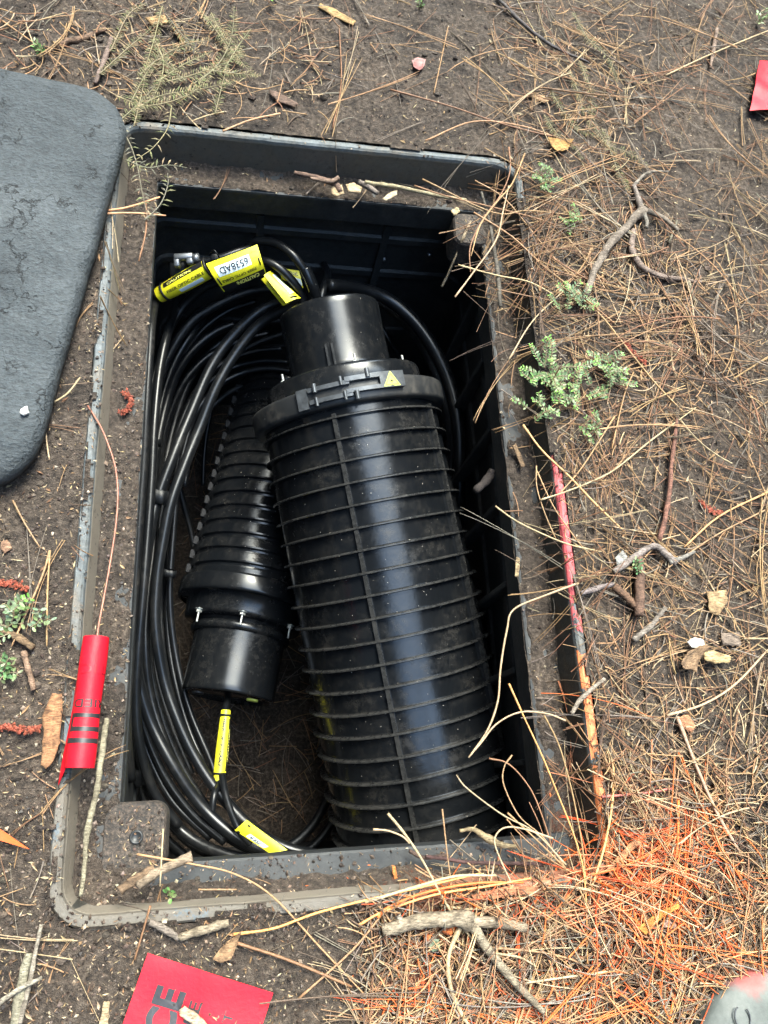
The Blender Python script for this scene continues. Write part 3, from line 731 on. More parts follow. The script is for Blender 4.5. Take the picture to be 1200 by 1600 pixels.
# ------------------------------------------------------------------ cables
CG = 'black cables coiled in the vault'
def cable(pts, r, label, m=None, name='fiber_cable', root=None, n=12):
    """pts: (u, v, depth along view)"""
    c = catmull([PZ(*p) for p in pts], 8)
    c = [p+Vector((nv(p.x, p.y, 6, r*900), nv(p.x, p.y, 6, 5), nv(p.x, p.y, 6, 8)))*.0022 for p in c]
    mb = MB(); mb.add(*tube(c, r, n)); o = mb.build(name, m or M_CABLE)
    if root: return o
    return tag(o, label, 'cable', CG)
CB = [
 # upper coil, left of the big closure
 ([(352, 436, 1.30), (318, 448, 1.31), (285, 478, 1.32), (258, 525, 1.32), (241, 580, 1.30), (228, 660, 1.26), (222, 760, 1.22)], .0074, 'black cable, outermost of the coil at the upper left, passing under the yellow tube tag'),
 ([(438, 450, 1.36), (390, 455, 1.36), (345, 472, 1.35), (300, 500, 1.34), (268, 545, 1.33), (248, 595, 1.31), (235, 660, 1.28), (228, 740, 1.24)], .0078, 'black cable curving from under the number tag to the left wall'),
 ([(470, 468, 1.27), (430, 474, 1.28), (395, 494, 1.28), (355, 535, 1.28), (325, 582, 1.27), (298, 645, 1.25), (268, 720, 1.22), (245, 785, 1.20), (232, 850, 1.18), (222, 920, 1.16), (214, 1000, 1.14), (216, 1060, 1.13), (236, 1130, 1.13), (270, 1195, 1.12), (318, 1262, 1.12), (372, 1310, 1.11), (430, 1334, 1.11), (500, 1342, 1.12)], .0088, 'thick black cable sweeping from the neck of the large closure down the whole left side'),
 ([(478, 474, 1.25), (440, 486, 1.26), (402, 510, 1.27), (368, 552, 1.27), (335, 610, 1.26), (312, 668, 1.25), (290, 722, 1.23), (268, 782, 1.21), (256, 840, 1.20), (246, 905, 1.19), (243, 980, 1.18), (256, 1062, 1.18), (278, 1125, 1.17), (310, 1190, 1.16), (348, 1245, 1.15), (396, 1296, 1.14), (450, 1326, 1.13), (520, 1340, 1.14)], .0085, 'thick black cable running beside the thickest one, second from the pit centre'),
 ([(445, 520, 1.38), (400, 536, 1.38), (362, 558, 1.38), (330, 582, 1.37), (300, 622, 1.36), (276, 680, 1.34), (262, 740, 1.32), (250, 820, 1.30), (240, 900, 1.28), (236, 980, 1.27), (246, 1060, 1.26), (270, 1140, 1.25), (300, 1210, 1.24)], .0050, 'thin black cable high in the left coil, leaving the closure side at neck height'),
 ([(450, 566, 1.42), (410, 564, 1.42), (370, 572, 1.42), (335, 590, 1.41), (305, 625, 1.40), (286, 680, 1.38), (272, 760, 1.36), (262, 850, 1.35), (256, 940, 1.34), (266, 1030, 1.32), (288, 1110, 1.30)], .0048, 'thin black cable arching level with the clamp latch behind the coil'),
 ([(455, 580, 1.40), (415, 576, 1.40), (375, 584, 1.40), (340, 604, 1.39), (312, 636, 1.38), (296, 672, 1.37), (280, 740, 1.35), (272, 830, 1.33), (266, 930, 1.31), (274, 1020, 1.30), (296, 1110, 1.28), (330, 1190, 1.26), (345, 1240, 1.24)], .0055, 'black cable forming the innermost arch above the smaller closure'),
 ([(412, 600, 1.44), (372, 606, 1.44), (338, 630, 1.44), (312, 662, 1.43), (300, 690, 1.42), (288, 760, 1.40)], .0045, 'short thin cable tucked under the innermost arch'),
 ([(366, 505, 1.40), (335, 518, 1.39), (305, 542, 1.38), (280, 575, 1.36), (262, 620, 1.33), (246, 690, 1.29), (236, 770, 1.24), (226, 860, 1.20), (214, 960, 1.17), (206, 1050, 1.16), (208, 1120, 1.16), (222, 1200, 1.16), (252, 1262, 1.15), (300, 1310, 1.14), (360, 1336, 1.13), (430, 1350, 1.13)], .0078, 'black cable nearest the left ledge along the lower coil'),
 ([(420, 520, 1.44), (380, 530, 1.43), (330, 552, 1.42), (292, 590, 1.40), (268, 640, 1.37), (252, 700, 1.33), (243, 770, 1.28), (240, 850, 1.25), (232, 930, 1.22), (228, 1010, 1.20), (236, 1090, 1.20), (262, 1170, 1.19), (300, 1240, 1.18), (350, 1300, 1.16), (410, 1336, 1.15)], .0070, 'black cable in the middle of the left coil bundle'),
 ([(440, 545, 1.46), (400, 548, 1.46), (350, 566, 1.45), (310, 604, 1.43), (280, 660, 1.40), (262, 730, 1.36), (254, 810, 1.32), (250, 900, 1.28), (252, 980, 1.26), (262, 1060, 1.25), (286, 1140, 1.23), (322, 1212, 1.21), (362, 1262, 1.19)], .0052, 'thin black cable between the two thick ones in the left bundle'),
 ([(330, 640, 1.62), (322, 680, 1.62), (318, 720, 1.62), (317, 760, 1.62)], .0050, 'short stretch of black cable beside the smaller closure body'),
 ([(272, 700, 1.50), (276, 740, 1.50), (285, 780, 1.51), (296, 820, 1.52), (304, 860, 1.52)], .0062, 'dusty black cable hanging against the soil wall left of the smaller closure'),
 ([(214, 1080, 1.24), (216, 1150, 1.23), (232, 1220, 1.22), (262, 1280, 1.20), (310, 1326, 1.18), (370, 1346, 1.17)], .0070, 'dusty black cable lowest in the coil at the bottom left corner'),
 ([(204, 1110, 1.30), (206, 1180, 1.28), (224, 1250, 1.26), (250, 1300, 1.24), (290, 1340, 1.22)], .0085, 'thick dark cable half hidden behind the near corner tab'),
 ([(246, 1100, 1.34), (262, 1160, 1.32), (290, 1222, 1.30), (322, 1272, 1.27), (362, 1312, 1.24), (420, 1340, 1.22)], .0075, 'thick black cable deepest in the lower left bundle'),
 ([(420, 1330, 1.30), (455, 1320, 1.30), (488, 1290, 1.32), (510, 1250, 1.35), (520, 1210, 1.38)], .0080, 'black cable curling up behind the base of the large closure'),
 ([(440, 1345, 1.27), (478, 1330, 1.28), (506, 1304, 1.29), (528, 1270, 1.30)], .0075, 'black cable along the near ledge under the large closure'),
 # right of the neck
 ([(512, 446, 1.24), (550, 449, 1.27), (600, 464, 1.30), (640, 495, 1.31), (675, 540, 1.31), (700, 592, 1.31), (714, 650, 1.30), (719, 720, 1.30), (718, 800, 1.32), (722, 870, 1.36)], .0110, 'thick glossy black cable arching over the right side of the large closure neck'),
 ([(700, 505, 1.46), (715, 532, 1.45), (724, 590, 1.44), (726, 660, 1.43), (722, 740, 1.43), (720, 810, 1.44)], .0085, 'black cable closest to the right wall of the pit'),
 ([(590, 500, 1.50), (612, 540, 1.50), (640, 585, 1.46), (668, 640, 1.42)], .0040, 'thin cable in the shadow right of the large closure neck'),
]
EX = [
 ([(400, 440, 1.50), (362, 452, 1.46), (330, 470, 1.42), (296, 500, 1.42), (268, 545, 1.40), (250, 600, 1.37), (240, 680, 1.33), (230, 770, 1.28), (222, 860, 1.24), (212, 960, 1.20), (205, 1030, 1.18), (206, 1100, 1.17), (230, 1180, 1.17), (268, 1250, 1.16), (330, 1310, 1.15)], .0058, 'thin cable hugging the left ledge from the yellow tube tag down'),
 ([(445, 500, 1.44), (400, 506, 1.44), (352, 530, 1.43), (315, 565, 1.42), (290, 612, 1.40), (270, 672, 1.37), (256, 740, 1.33), (248, 820, 1.30), (240, 900, 1.26), (233, 980, 1.24), (238, 1060, 1.23), (258, 1140, 1.22), (290, 1210, 1.21), (332, 1270, 1.19)], .0060, 'cable just under the two thickest, leaving the closure at mid neck'),
 ([(450, 540, 1.50), (405, 545, 1.50), (360, 565, 1.49), (322, 602, 1.47), (296, 655, 1.44), (280, 720, 1.41), (268, 800, 1.37), (262, 890, 1.34), (262, 970, 1.32), (272, 1050, 1.30), (292, 1130, 1.28), (320, 1195, 1.26), (350, 1240, 1.24)], .0050, 'dark thin cable deepest under the arches'),
 ([(372, 456, 1.44), (332, 484, 1.40), (300, 520, 1.36), (276, 560, 1.35), (258, 610, 1.33), (246, 670, 1.30), (238, 740, 1.27), (230, 820, 1.23), (220, 900, 1.20), (212, 990, 1.18), (212, 1070, 1.17), (226, 1140, 1.17), (256, 1210, 1.16), (300, 1270, 1.15), (352, 1316, 1.14)], .0066, 'medium cable second from the left ledge through the middle of the pit'),
 ([(285, 520, 1.50), (256, 580, 1.44), (245, 640, 1.40), (240, 720, 1.37), (236, 800, 1.33), (230, 880, 1.30), (222, 960, 1.27), (218, 1040, 1.25), (224, 1120, 1.25), (246, 1200, 1.24), (284, 1266, 1.22)], .0060, 'cable mostly hidden behind the outer left bundle'),
 ([(400, 470, 1.40), (355, 486, 1.40), (315, 516, 1.39), (284, 560, 1.37), (262, 615, 1.35), (250, 680, 1.32)], .0052, 'thin cable between the first and second outer arches at upper left'),
 ([(262, 930, 1.36), (268, 1010, 1.34), (282, 1090, 1.32), (306, 1165, 1.30), (338, 1232, 1.28), (380, 1286, 1.25), (430, 1318, 1.24)], .0062, 'dark cable sweeping below the upright yellow tag toward the near ledge'),
 ([(262, 420, 1.42), (246, 455, 1.26), (238, 500, 1.16), (234, 560, 1.13), (229, 640, 1.11), (224, 720, 1.10), (218, 800, 1.09), (213, 890, 1.08), (206, 990, 1.07), (200, 1080, 1.06), (198, 1150, 1.06), (206, 1220, 1.08)], .0068, 'cable right against the left lip of the hole'),
 ([(300, 440, 1.45), (276, 476, 1.33), (262, 520, 1.24), (250, 580, 1.21), (242, 660, 1.18), (237, 740, 1.16), (231, 830, 1.14), (225, 920, 1.12), (217, 1010, 1.11), (213, 1090, 1.11), (218, 1160, 1.11), (240, 1235, 1.12), (280, 1290, 1.13)], .0070, 'cable second from the left lip of the hole'),
]
M_DUSTY = mat('dusty_cable_sheath', m_plastic(.6, .12, .42))
for i, (pts, r, lb) in enumerate(CB+EX): cable(pts, r, lb, M_DUSTY if i % 3 == 1 or 'dusty' in lb else None)
cable([(575, 462, 1.36), (605, 478, 1.36), (630, 500, 1.35), (658, 534, 1.34), (682, 580, 1.33), (698, 630, 1.33), (706, 690, 1.33), (704, 760, 1.34)], .0098, 'mud caked black cable just inside the glossy one on the right', M_DIRTYCABLE)
# cables entering the large closure's neck
t = empty('fiber_cable', PZ(489, 470, 1.215), 'black cable with ribbed sleeve bending left from the large closure neck', 'cable', CG)
put(cable([(492, 480, 1.215), (487, 452, 1.20), (478, 428, 1.19), (462, 404, 1.18), (444, 388, 1.18), (424, 378, 1.185), (400, 376, 1.19), (385, 384, 1.20)], .0070, '', root=1, name='sheath'), t)
put(cable([(494, 470, 1.213), (489, 452, 1.200), (483, 436, 1.192), (476, 420, 1.187)], .0096, '', root=1, name='sleeve', m=M_NECK), t)
cable([(476, 482, 1.225), (472, 462, 1.215), (458, 440, 1.20), (438, 420, 1.19), (416, 408, 1.19), (392, 410, 1.20), (360, 420, 1.22), (330, 432, 1.25), (300, 446, 1.28)], .0066, 'black cable running behind the folded yellow tag into the closure neck')
cable([(500, 478, 1.235), (506, 450, 1.24), (512, 430, 1.27), (505, 410, 1.31)], .0060, 'short black cable behind the others at the top of the neck')
# ground wire with its connector
gw = empty('ground_clamp', PZ(285, 408, 1.17), 'dull metal hook connector on the end of a dark lead above the yellow tube tag', 'connector')
put(cable([(302, 409, 1.168), (325, 407, 1.165), (350, 400, 1.165), (372, 392, 1.17), (392, 386, 1.18)], .0055, '', root=1, name='lead'), gw)
R3 = RM @ Matrix.Rotation(math.radians(4), 3, 'Z')
mb = MB()
c = PZ(287, 405, 1.165)
mb.add(*bbox(c+R3 @ Vector((.001, .003, 0)), (.030, .010, .014), .003, R3)); mb.add(*bbox(c+R3 @ Vector((-.010, -.004, 0)), (.009, .016, .012), .0025, R3)); mb.add(*bbox(c+R3 @ Vector((.010, -.003, 0)), (.011, .012, .012), .0025, R3))
mb.add(*tube([c+R3 @ Vector((.014, 0, 0)), c+R3 @ Vector((.024, .0005, 0))], .0068, 14))
put(mb.build('hook', M_STEEL), gw)
mb = MB(); c = PZ(278, 422, 1.19); mb.add(*bbox(c, (.026, .024, .012), .004, R3)); put(mb.build('shell', M_TAPE), gw)
mb = MB(); c = PZ(336, 402, 1.160)
mb.add(*bbox(c, (.012, .010, .006), .0015, R3)); mb.add(*tube(catmull([PZ(328, 397, 1.158), PZ(334, 391, 1.150), PZ(340, 398, 1.152), PZ(344, 406, 1.160)], 4), .0012, 6)); put(mb.build('clip', M_TAPE), gw)
# tape wraps that bind the coil
for k, (u, v, Z, lb) in enumerate(((244, 775, 1.20, 'square of black tape binding the left coil at mid height'), (236, 690, 1.25, 'small black tape wrap on the outer cables of the left coil'), (262, 895, 1.28, 'black tape wrap on the thin cables beside the smaller closure bolts'), (222, 1212, 1.145, 'wide black tape wrap on the lowest left bend of the coil'), (436, 1338, 1.10, 'black tape wrap at the near ledge beside the leaf shaped tag'))):
    mb = MB(); c = PZ(u, v, Z); a = (0, 0, 8, 18, 60)[k]; Rk = RM @ Matrix.Rotation(math.radians((-12, -10, -12, 20, 62)[k]), 3, 'Z')
    vv = []; K = 24
    wx, wz, hh = ((.018, .013, .011), (.016, .012, .006), (.014, .010, .006), (.015, .011, .012), (.014, .014, .010))[k]
    lp = []
    for y in (-hh, -hh*.95, hh*.95, hh):
        kk = .9 if abs(y) == hh else 1
        lp.append([tuple(c+Rk @ Vector((wx*kk*math.copysign(abs(math.cos(2*PI*j/K))**.7, math.cos(2*PI*j/K)), y+.0008*math.sin(j*2.1), wz*kk*math.copysign(abs(math.sin(2*PI*j/K))**.7, math.sin(2*PI*j/K))))) for j in range(K)])
    loft(mb, lp); mb.sm = [True]*len(mb.sm); tag(mb.build('cable_tape', M_TAPE), lb, 'tape', 'tape wraps on the coil')

# ------------------------------------------------------------------ yellow tags
def tube_tag(a, b, ra, rb, wrap, label, up, texts, ctr=0.0, strip=None):
    """a tag rolled round a cable between two points; fn(s along, t around from -1 to 1)"""
    A, B = a, b; ax = (B-A); Ln_ = ax.length; axn = ax.normalized(); vz = (CAM-A); vz = (vz-axn*vz.dot(axn)).normalized(); vx = axn.cross(vz)
    def fn(s, t):
        r = (ra+(rb-ra)*s)*(1+.10*math.sin(PI*min(1, max(0, s)))); th = ctr+(t-.5)*wrap
        n_ = vz*math.cos(th)+vx*math.sin(th); return A+axn*(s*Ln_)+n_*r, n_
    root = empty('cable_tag', A, label, 'cable tag', 'yellow cable tags')
    mb = MB(); mb.add(*sheet(fn, 20, 28, .0008)); put(mb.build('wrap', M_YEL), root)
    for s in up:                               # black ties
        pts = [fn(s, k/20*2*PI/wrap)[0]+fn(s, k/20*2*PI/wrap)[1]*.0012 for k in range(21)]
        mb = MB(); mb.add(*tube(pts, .0019, 6)); put(mb.build('tie', M_TAPE), root)
    for tx, cs, ct, ws, ht, m, fl, bo in texts:
        mb = MB(); text_on(mb, tx, fn, cs, ct, ws, ht, fl, bold=bo); put(mb.build('lettering', m), root)
    if strip:
        (s0, s1, t0, t1, m) = strip; mb = MB()
        g_ = lambda s, t: (fn(s0+(s1-s0)*s, t0+(t1-t0)*t)[0]+fn(s0+(s1-s0)*s, t0+(t1-t0)*t)[1]*.0005, fn(s0+(s1-s0)*s, t0+(t1-t0)*t)[1])
        mb.add(*sheet(g_, 12, 8, .0003)); put(mb.build('label_strip' if m is M_LABEL else 'black_band', m), root)
    return root, fn
# axis from lower left to upper right
r1, f1 = tube_tag(PZ(249, 461, 1.20), PZ(326, 419, 1.17), .0115, .0145, 4.6, 'leftmost yellow tube tag, slanting just below the hook connector', (.13, 1.02), [])
# (text orientation is found from the frame: s runs along the reading direction)
mb = MB(); text_on(mb, 'FIBER OPTIC CABLE', f1, .585, .53, .74, -.066, bold=.02); put(mb.build('lettering', M_INK), r1)
def substrip(f, s0, s1, t0, t1, m, nm, root, lift=.0005):
    mb = MB()
    def g_(s, t): p, n_ = f(s0+(s1-s0)*s, t0+(t1-t0)*t); return p+n_*lift, n_
    mb.add(*sheet(g_, 14, 8, .0003)); return put(mb.build(nm, m), root)
substrip(f1, .19, .98, .26, .40, M_INK, 'black_band', r1)
mb = MB(); text_on(mb, 'CAUTION:', f1, .52, .355, .50, -.058, bold=.02, lift=.0012); put(mb.build('lettering', M_YINK), r1)
substrip(f1, .42, .88, .60, .70, M_LABEL, 'label_strip', r1)

# big number tag: a bent sheet, printed upside down as seen from here
TL, TR, BR_, BL_ = PZ(322, 412, 1.145), PZ(402, 382, 1.145), PZ(416, 427, 1.165), PZ(350, 456, 1.175)
def f2(s, t):
    # s: from right to left in the picture, t: from near edge upward in the tag's own frame (0 at the picture's top)
    top = TR.lerp(TL, s); bot = BR_.lerp(BL_, s); n_ = (TL-TR).cross(BR_-TR).normalized()
    if n_.dot(CAM-TR) < 0: n_ = -n_
    p = top.lerp(bot, t); b = .010*math.sin(PI*max(0, min(1, t)))+.004*math.sin(PI*max(0, min(1, s)))
    dn = (t-.5)*.9*(bot-top).normalized()
    return p+n_*b, (n_+dn*.8).normalized()
r2 = empty('cable_tag', TL, 'broad yellow tag with pale label 6538AD above the large closure neck', 'cable tag', 'yellow cable tags')
def mbput(mb, nm, m, root): return put(mb.build(nm, m), root)
mb = MB(); mb.add(*sheet(f2, 24, 20, .0009)); mbput(mb, 'tag_sheet', M_YEL, r2)
def f2w(s, t):   # turned back under the cable
    p, n_ = f2(s, 1+t*.02); top = TR.lerp(TL, s); bot = BR_.lerp(BL_, s); return f2(s, 1)[0]+(bot-top)*.16*math.sin(t*PI/2)-n_*.012*(1-math.cos(t*PI/2))*1.5, n_
substrip(f2, .02, .98, .80, .999, M_INK, 'black_band', r2)
def lo2(tx, cs, ct, ws, ht, m, lift=.0012, bo=.02):
    mb = MB(); text_on(mb, tx, f2, cs, ct, ws, ht, False, lift=lift, bold=bo, cuts=1); mbput(mb, 'lettering', m, r2)
substrip(f2, .21, .90, .17, .50, M_LABEL, 'label_patch', r2)
lo2('CAUTION:', .40, .895, .52, .12, M_YINK, .0014, .03)
lo2('FIBER OPTIC CABLE', .53, .67, .74, .085, M_INK)
lo2('6538AD', .545, .335, .58, .21, M_INK, .0014, .005)
lo2('TYPE:', .115, .33, .12, .05, M_INK, bo=0); lo2('COUNT:', .115, .14, .14, .05, M_INK, bo=0)
for s, t in ((.055, .50), (.945, .62)):
    mb = MB(); mb.add(*tube([f2(s, t-.12)[0]+f2(s, t)[1]*.0006, f2(s, t)[0]+f2(s, t)[1]*.0008, f2(s, t+.12)[0]+f2(s, t)[1]*.0006], .0012, 6)); mbput(mb, 'tie_slot', M_TAPE, r2)

# folded tag beside the neck: two leaves
def leaf_tag(corners, label, bulge, extra, th=.0009, name='cable_tag'):
    A, B, C_, D_ = [PZ(*c) for c in corners]       # s: A->B, t: A->D
    nrm = (B-A).cross(D_-A).normalized()
    if nrm.dot(CAM-A) < 0: nrm = -nrm
    def fn(s, t):
        p = A.lerp(B, s).lerp(D_.lerp(C_, s), t)
        return p+nrm*(bulge*math.sin(PI*max(0, min(1, t)))), (nrm+(D_-A).normalized()*(t-.5)*1.2*bulge/.01).normalized()
    root = empty(name, A, label, 'cable tag', 'yellow cable tags')
    mb = MB(); mb.add(*sheet(fn, 16, 12, th)); put(mb.build('tag_sheet', M_YEL), root)
    extra(fn, root); return root
def ex3(f, root):
    substrip(f, .12, .80, .52, .86, M_LABEL, 'label_patch', root)
    mb = MB(); mb.add(*tube([f(.90, .35)[0]+f(.9, .3)[1]*.001, f(.93, .75)[0]+f(.9, .7)[1]*.001], .0013, 6)); mbput(mb, 'tie_slot', M_TAPE, root)
leaf_tag([(412, 430, 1.185), (447, 474, 1.195), (470, 466, 1.205), (424, 424, 1.20)], 'folded yellow tag with a grey label strip against the closure neck', .004, ex3)
leaf_tag([(408, 436, 1.20), (442, 478, 1.215), (452, 474, 1.215), (420, 430, 1.205)], 'narrow inner leaf of yellow tag under the folded one beside the neck', .003, lambda f, r: None)
def ex4(f, root):
    mb = MB(); text_on(mb, 'FIBER OPTIC', f, .48, .25, .80, .22, bold=.02); mbput(mb, 'lettering', M_INK, root)
    substrip(f, .35, .98, .5, .9, M_LABEL, 'label_patch', root)
leaf_tag([(436, 418, 1.235), (467, 423, 1.24), (474, 450, 1.245), (440, 436, 1.24)], 'yellow tag mostly hidden behind cables at the neck', .003, ex4)

# tube tag under the small closure
r5, f5 = tube_tag(PZ(353, 1110, 1.20), PZ(342, 1221, 1.16), .0070, .0090, 4.6, 'upright yellow tube tag hanging below the smaller closure', (.075, .90), [])
mb = MB(); text_on(mb, 'FIBER OPTIC CABLE', f5, .47, .53, .68, -.115, bold=.05); mbput(mb, 'lettering', M_INK, r5)
substrip(f5, .12, .86, .16, .30, M_INK, 'black_band', r5)
mb = MB(); text_on(mb, 'CAUTION:', f5, .50, .235, .46, -.085, bold=.03, lift=.0012); mbput(mb, 'lettering', M_YINK, r5)
lt = empty('fiber_cable', PZ(355, 1095, 1.26), 'black pigtail cable leaving the smaller closure through the upright tag and splitting in two', 'cable', CG)
for nm, pts, r in (('sheath', [(357, 1082, 1.27), (356, 1096, 1.235), (352, 1120, 1.20), (344, 1215, 1.16), (336, 1240, 1.13), (332, 1272, 1.12)], .0052), ('branch', [(348, 1210, 1.155), (353, 1238, 1.13), (362, 1268, 1.11), (376, 1300, 1.09), (392, 1318, 1.09)], .0052)):
    put(cable(pts, r, '', root=1, name=nm), lt)
# leaf shaped tag at the near ledge
def ex6(f, root):
    substrip(f, .30, .80, .08, .42, M_LABEL, 'label_patch', root)
    mb = MB(); text_on(mb, '75KB', f, .52, .26, .30, .24, True, bold=.01, lift=.0012); mbput(mb, 'lettering', M_INK, root)
    for s, t in ((.06, .12), (.10, .86)):
        mb = MB(); mb.add(*tube([f(s, t-.05)[0]+f(s, t)[1]*.0008, f(s+.07, t-.05)[0]+f(s, t)[1]*.0008], .0013, 6)); mbput(mb, 'tie_slot', M_TAPE, root)
leaf_tag([(367, 1297, 1.085), (420, 1332, 1.075), (449, 1328, 1.075), (385, 1281, 1.085)], 'pointed yellow tag with a small pale label, beside the near ledge', .002, ex6)

# ------------------------------------------------------------------ red flags
fl = empty('marking_flag', P(138, 1100, .02), 'rolled up red marking flag on bent rusty wire, lying on the left rim', 'marking flag')
FA, FB = P(151, 996, .018), P(125, 1200, .018)
ax = (FB-FA).normalized(); up_ = Vector((0, 0, 1)); up_ = (up_-ax*up_.dot(ax)).normalized(); rt = ax.cross(up_)
if rt.x < 0: rt = -rt
FL = (FB-FA).length
def f7(s, t):     # t in turns: 0 is the outer free edge at the left
    th = -1.75+t*2*PI; r = .0128-.0012*t+.0008*s
    n_ = rt*math.sin(th)+up_*math.cos(th); w_ = .0006*math.sin(s*9)
    return FA+ax*(s*FL)+n_*(r+w_), n_
mb = MB(); mb.add(*sheet(lambda s, t: f7(s, t*1.7), 40, 60, .0007)); mbput(mb, 'rolled_sheet', M_RED, fl)
def f7b(s, t):    # loose flap hanging off the free edge, wider towards the near end
    p, n_ = f7(.17+.83*s, 0); p2 = p-rt*(.0015+.0050*s)*t+Vector((0, 0, -.0045*t-.004*t*s))+ax*(.016*t*s)
    return p2, (up_*.9-rt*.4).normalized()
mb = MB(); mb.add(*sheet(f7b, 24, 5, .0007)); mbput(mb, 'loose_flap', M_RED, fl)
def f7t(s, t): return f7(s, t)
def strip_on(mbx, f, s0, s1, t0, t1, lift=.0007, k=8):
    def g_(s, t): p, n_ = f(s0+(s1-s0)*s, t0+(t1-t0)*t); return p+n_*lift, n_
    mbx.add(*sheet(g_, 4, k, .0002))
# 'RIED' upside down across the roll
def f7r(a, b):   # a across the roll (left to right), b along towards the far end
    return f7(1-b, .08+a*.42)
mb = MB(); text_on(mb, 'RIED', f7r, .58, .475, 1.05, .062, True, bold=.01, lift=.0006, cuts=2); mbput(mb, 'lettering', M_GREYINK, fl)
mb = MB(); text_on(mb, 'TIC', f7r, .60, .735, .85, .075, True, bold=-.01, lift=.0006, cuts=2); mbput(mb, 'lettering', M_REDINK, fl)
mb = MB()
strip_on(mb, f7, .60, .632, .10, .50); strip_on(mb, f7, .70, .735, .10, .50); strip_on(mb, f7, .632, .70, .10, .14); strip_on(mb, f7, .785, .822, .04, .50)
mbput(mb, 'lettering', M_GREYINK, fl)
wp = catmull([P(151, 1002, .018), P(154, 978, .016), P(163, 930, .012), P(172, 880, .008), P(181, 820, .006), P(184, 770, .006), P(180, 730, .008), P(170, 697, .010), P(158, 668, .008), P(146, 648, .004), P(137, 634, -.004)], 6)
mb = MB(); mb.add(*tube(wp, .0011, 8)); mbput(mb, 'wire', M_WIRE, fl)

def flat_flag(corners, z, label, name, m, nbend=.003):
    A, B, C_, D_ = [P(u, v, z) for u, v in corners]
    def fn(s, t):
        p = A.lerp(B, s).lerp(D_.lerp(C_, s), t)
        h = nbend*(nv(p.x, p.y, 14)+.5*nv(p.x, p.y, 33))
        e_ = .0002; dx_ = (nv(p.x+e_, p.y, 14)-nv(p.x, p.y, 14))/e_*nbend; dy_ = (nv(p.x, p.y+e_, 14)-nv(p.x, p.y, 14))/e_*nbend
        return p+Vector((0, 0, h)), Vector((-dx_, -dy_, 1)).normalized()
    root = empty(name, A, label, 'marking flag')
    mb = MB(); mb.add(*sheet(fn, 30, 30, .0008)); mbput(mb, 'flag_sheet', m, root)
    return root, fn
# near flag: s along the top edge (left to right), t down
r8, f8 = flat_flag([(231, 1489), (427, 1551), (330, 1835), (130, 1775)], .010, 'flat red marking flag with black lettering lying on the soil below the vault', 'marking_flag', M_RED)
# lettering runs upward (towards the far edge)
def lv(tx, cs, ct, ws, ht, m, bo=.03):
    mb = MB(); text_on(mb, tx, f8, cs, ct, ws, ht, False, bold=bo, vert=True, lift=.0010, cuts=0); mbput(mb, 'lettering', m, r8)
def fix(s, t): return s, t
E2 = None
def lv(tx, cs, ct, ws, ht, m, bo=.03):
    v, f, W_, H_ = text_geo(tx, bo, 0); out = []
    for p in v:
        s_ = cs+p.y/H_*ws*-1; t_ = ct-p.x/W_*ht
        q, n_ = f8(s_, t_); out.append(q+n_*.0010)
    mb = MB(); mb.add(out, f, smooth=False); mbput(mb, 'lettering', m, r8)
lv('NOTICE', .262, .565, .235, .84, M_GREYINK, .045)
lv('CABLE', .47, .375, .095, .40, M_GREYINK, .03)
lv('REQUEST', .74, .42, .085, .50, M_GREYINK, .0)
r9, f9 = flat_flag([(1188, 93), (1290, 92), (1275, 178), (1173, 171)], .020, 'red marking flag entering at the upper right edge', 'marking_flag', M_RED, .006)
r10, f10 = flat_flag([(-60, 1250), (-5, 1292), (46, 1327), (-60, 1296)], .010, 'orange flag tip poking in at the left edge beside the vault', 'marking_flag', M_ORV, .004)

# ------------------------------------------------------------------ round grey cover at the near right corner
cv = P(1235, 1690, .03); cov = empty('valve_cover', (cv.x, cv.y, 0), 'round weathered grey plastic cover with a red sprayed edge at the lower right corner', 'cover')
pt = P(1100, 1595, .02); Rc = (Vector((pt.x, pt.y))-Vector((cv.x, cv.y))).length
Tc = Matrix.Translation((cv.x, cv.y, 0)) @ Matrix.Rotation(PI/2, 4, 'X')
def m_cover(Nn, Ll, b):
    g = Nn.new('ShaderNodeNewGeometry'); n1 = noise_n(Nn, Ll, 30, 7, .7); n2 = noise_n(Nn, Ll, 220, 4)
    r = ramp(Nn, [(.32, (.04, .048, .045)), (.5, (.075, .086, .08)), (.7, (.12, .13, .12))]); Ll.new(n1.outputs['Fac'], r.inputs[0])
    vm = Nn.new('ShaderNodeVectorMath'); vm.operation = 'DISTANCE'; Ll.new(g.outputs['Position'], vm.inputs[0]); pr = P(1165, 1500, .02); vm.inputs[1].default_value = pr
    ad = Nn.new('ShaderNodeMath'); ad.operation = 'MULTIPLY_ADD'; Ll.new(n1.outputs['Fac'], ad.inputs[0]); ad.inputs[1].default_value = .05; Ll.new(vm.outputs['Value'], ad.inputs[2])
    rr = ramp(Nn, [(.040, (.75, .75, .75)), (.062, (0, 0, 0))]); Ll.new(ad.outputs[0], rr.inputs[0])
    Ll.new(mixc(Nn, Ll, rr.outputs[0], r.outputs[0], (.42, .06, .05)), b.inputs['Base Color']); b.inputs['Roughness'].default_value = .65
    bump(Nn, Ll, b, n2.outputs['Fac'], .3, .001)
M_COVER = mat('cover_plastic', m_cover)
mb = MB(); mb.add(*lathe([(Rc*1.0, -.004), (Rc, .010), (Rc*.985, .017), (Rc*.95, .022), (Rc*.8, .028), (Rc*.5, .033), (.0001, .035)], Tc, 96)); mbput(mb, 'cover_plate', M_COVER, cov)
q = P(1160, 1590, .031); mb = MB()
pts = [q+Vector(((.0085*math.cos(a)), (.0105*math.sin(a)), .0004)) for a in np.linspace(2.0, 2.0+5.0, 22)]
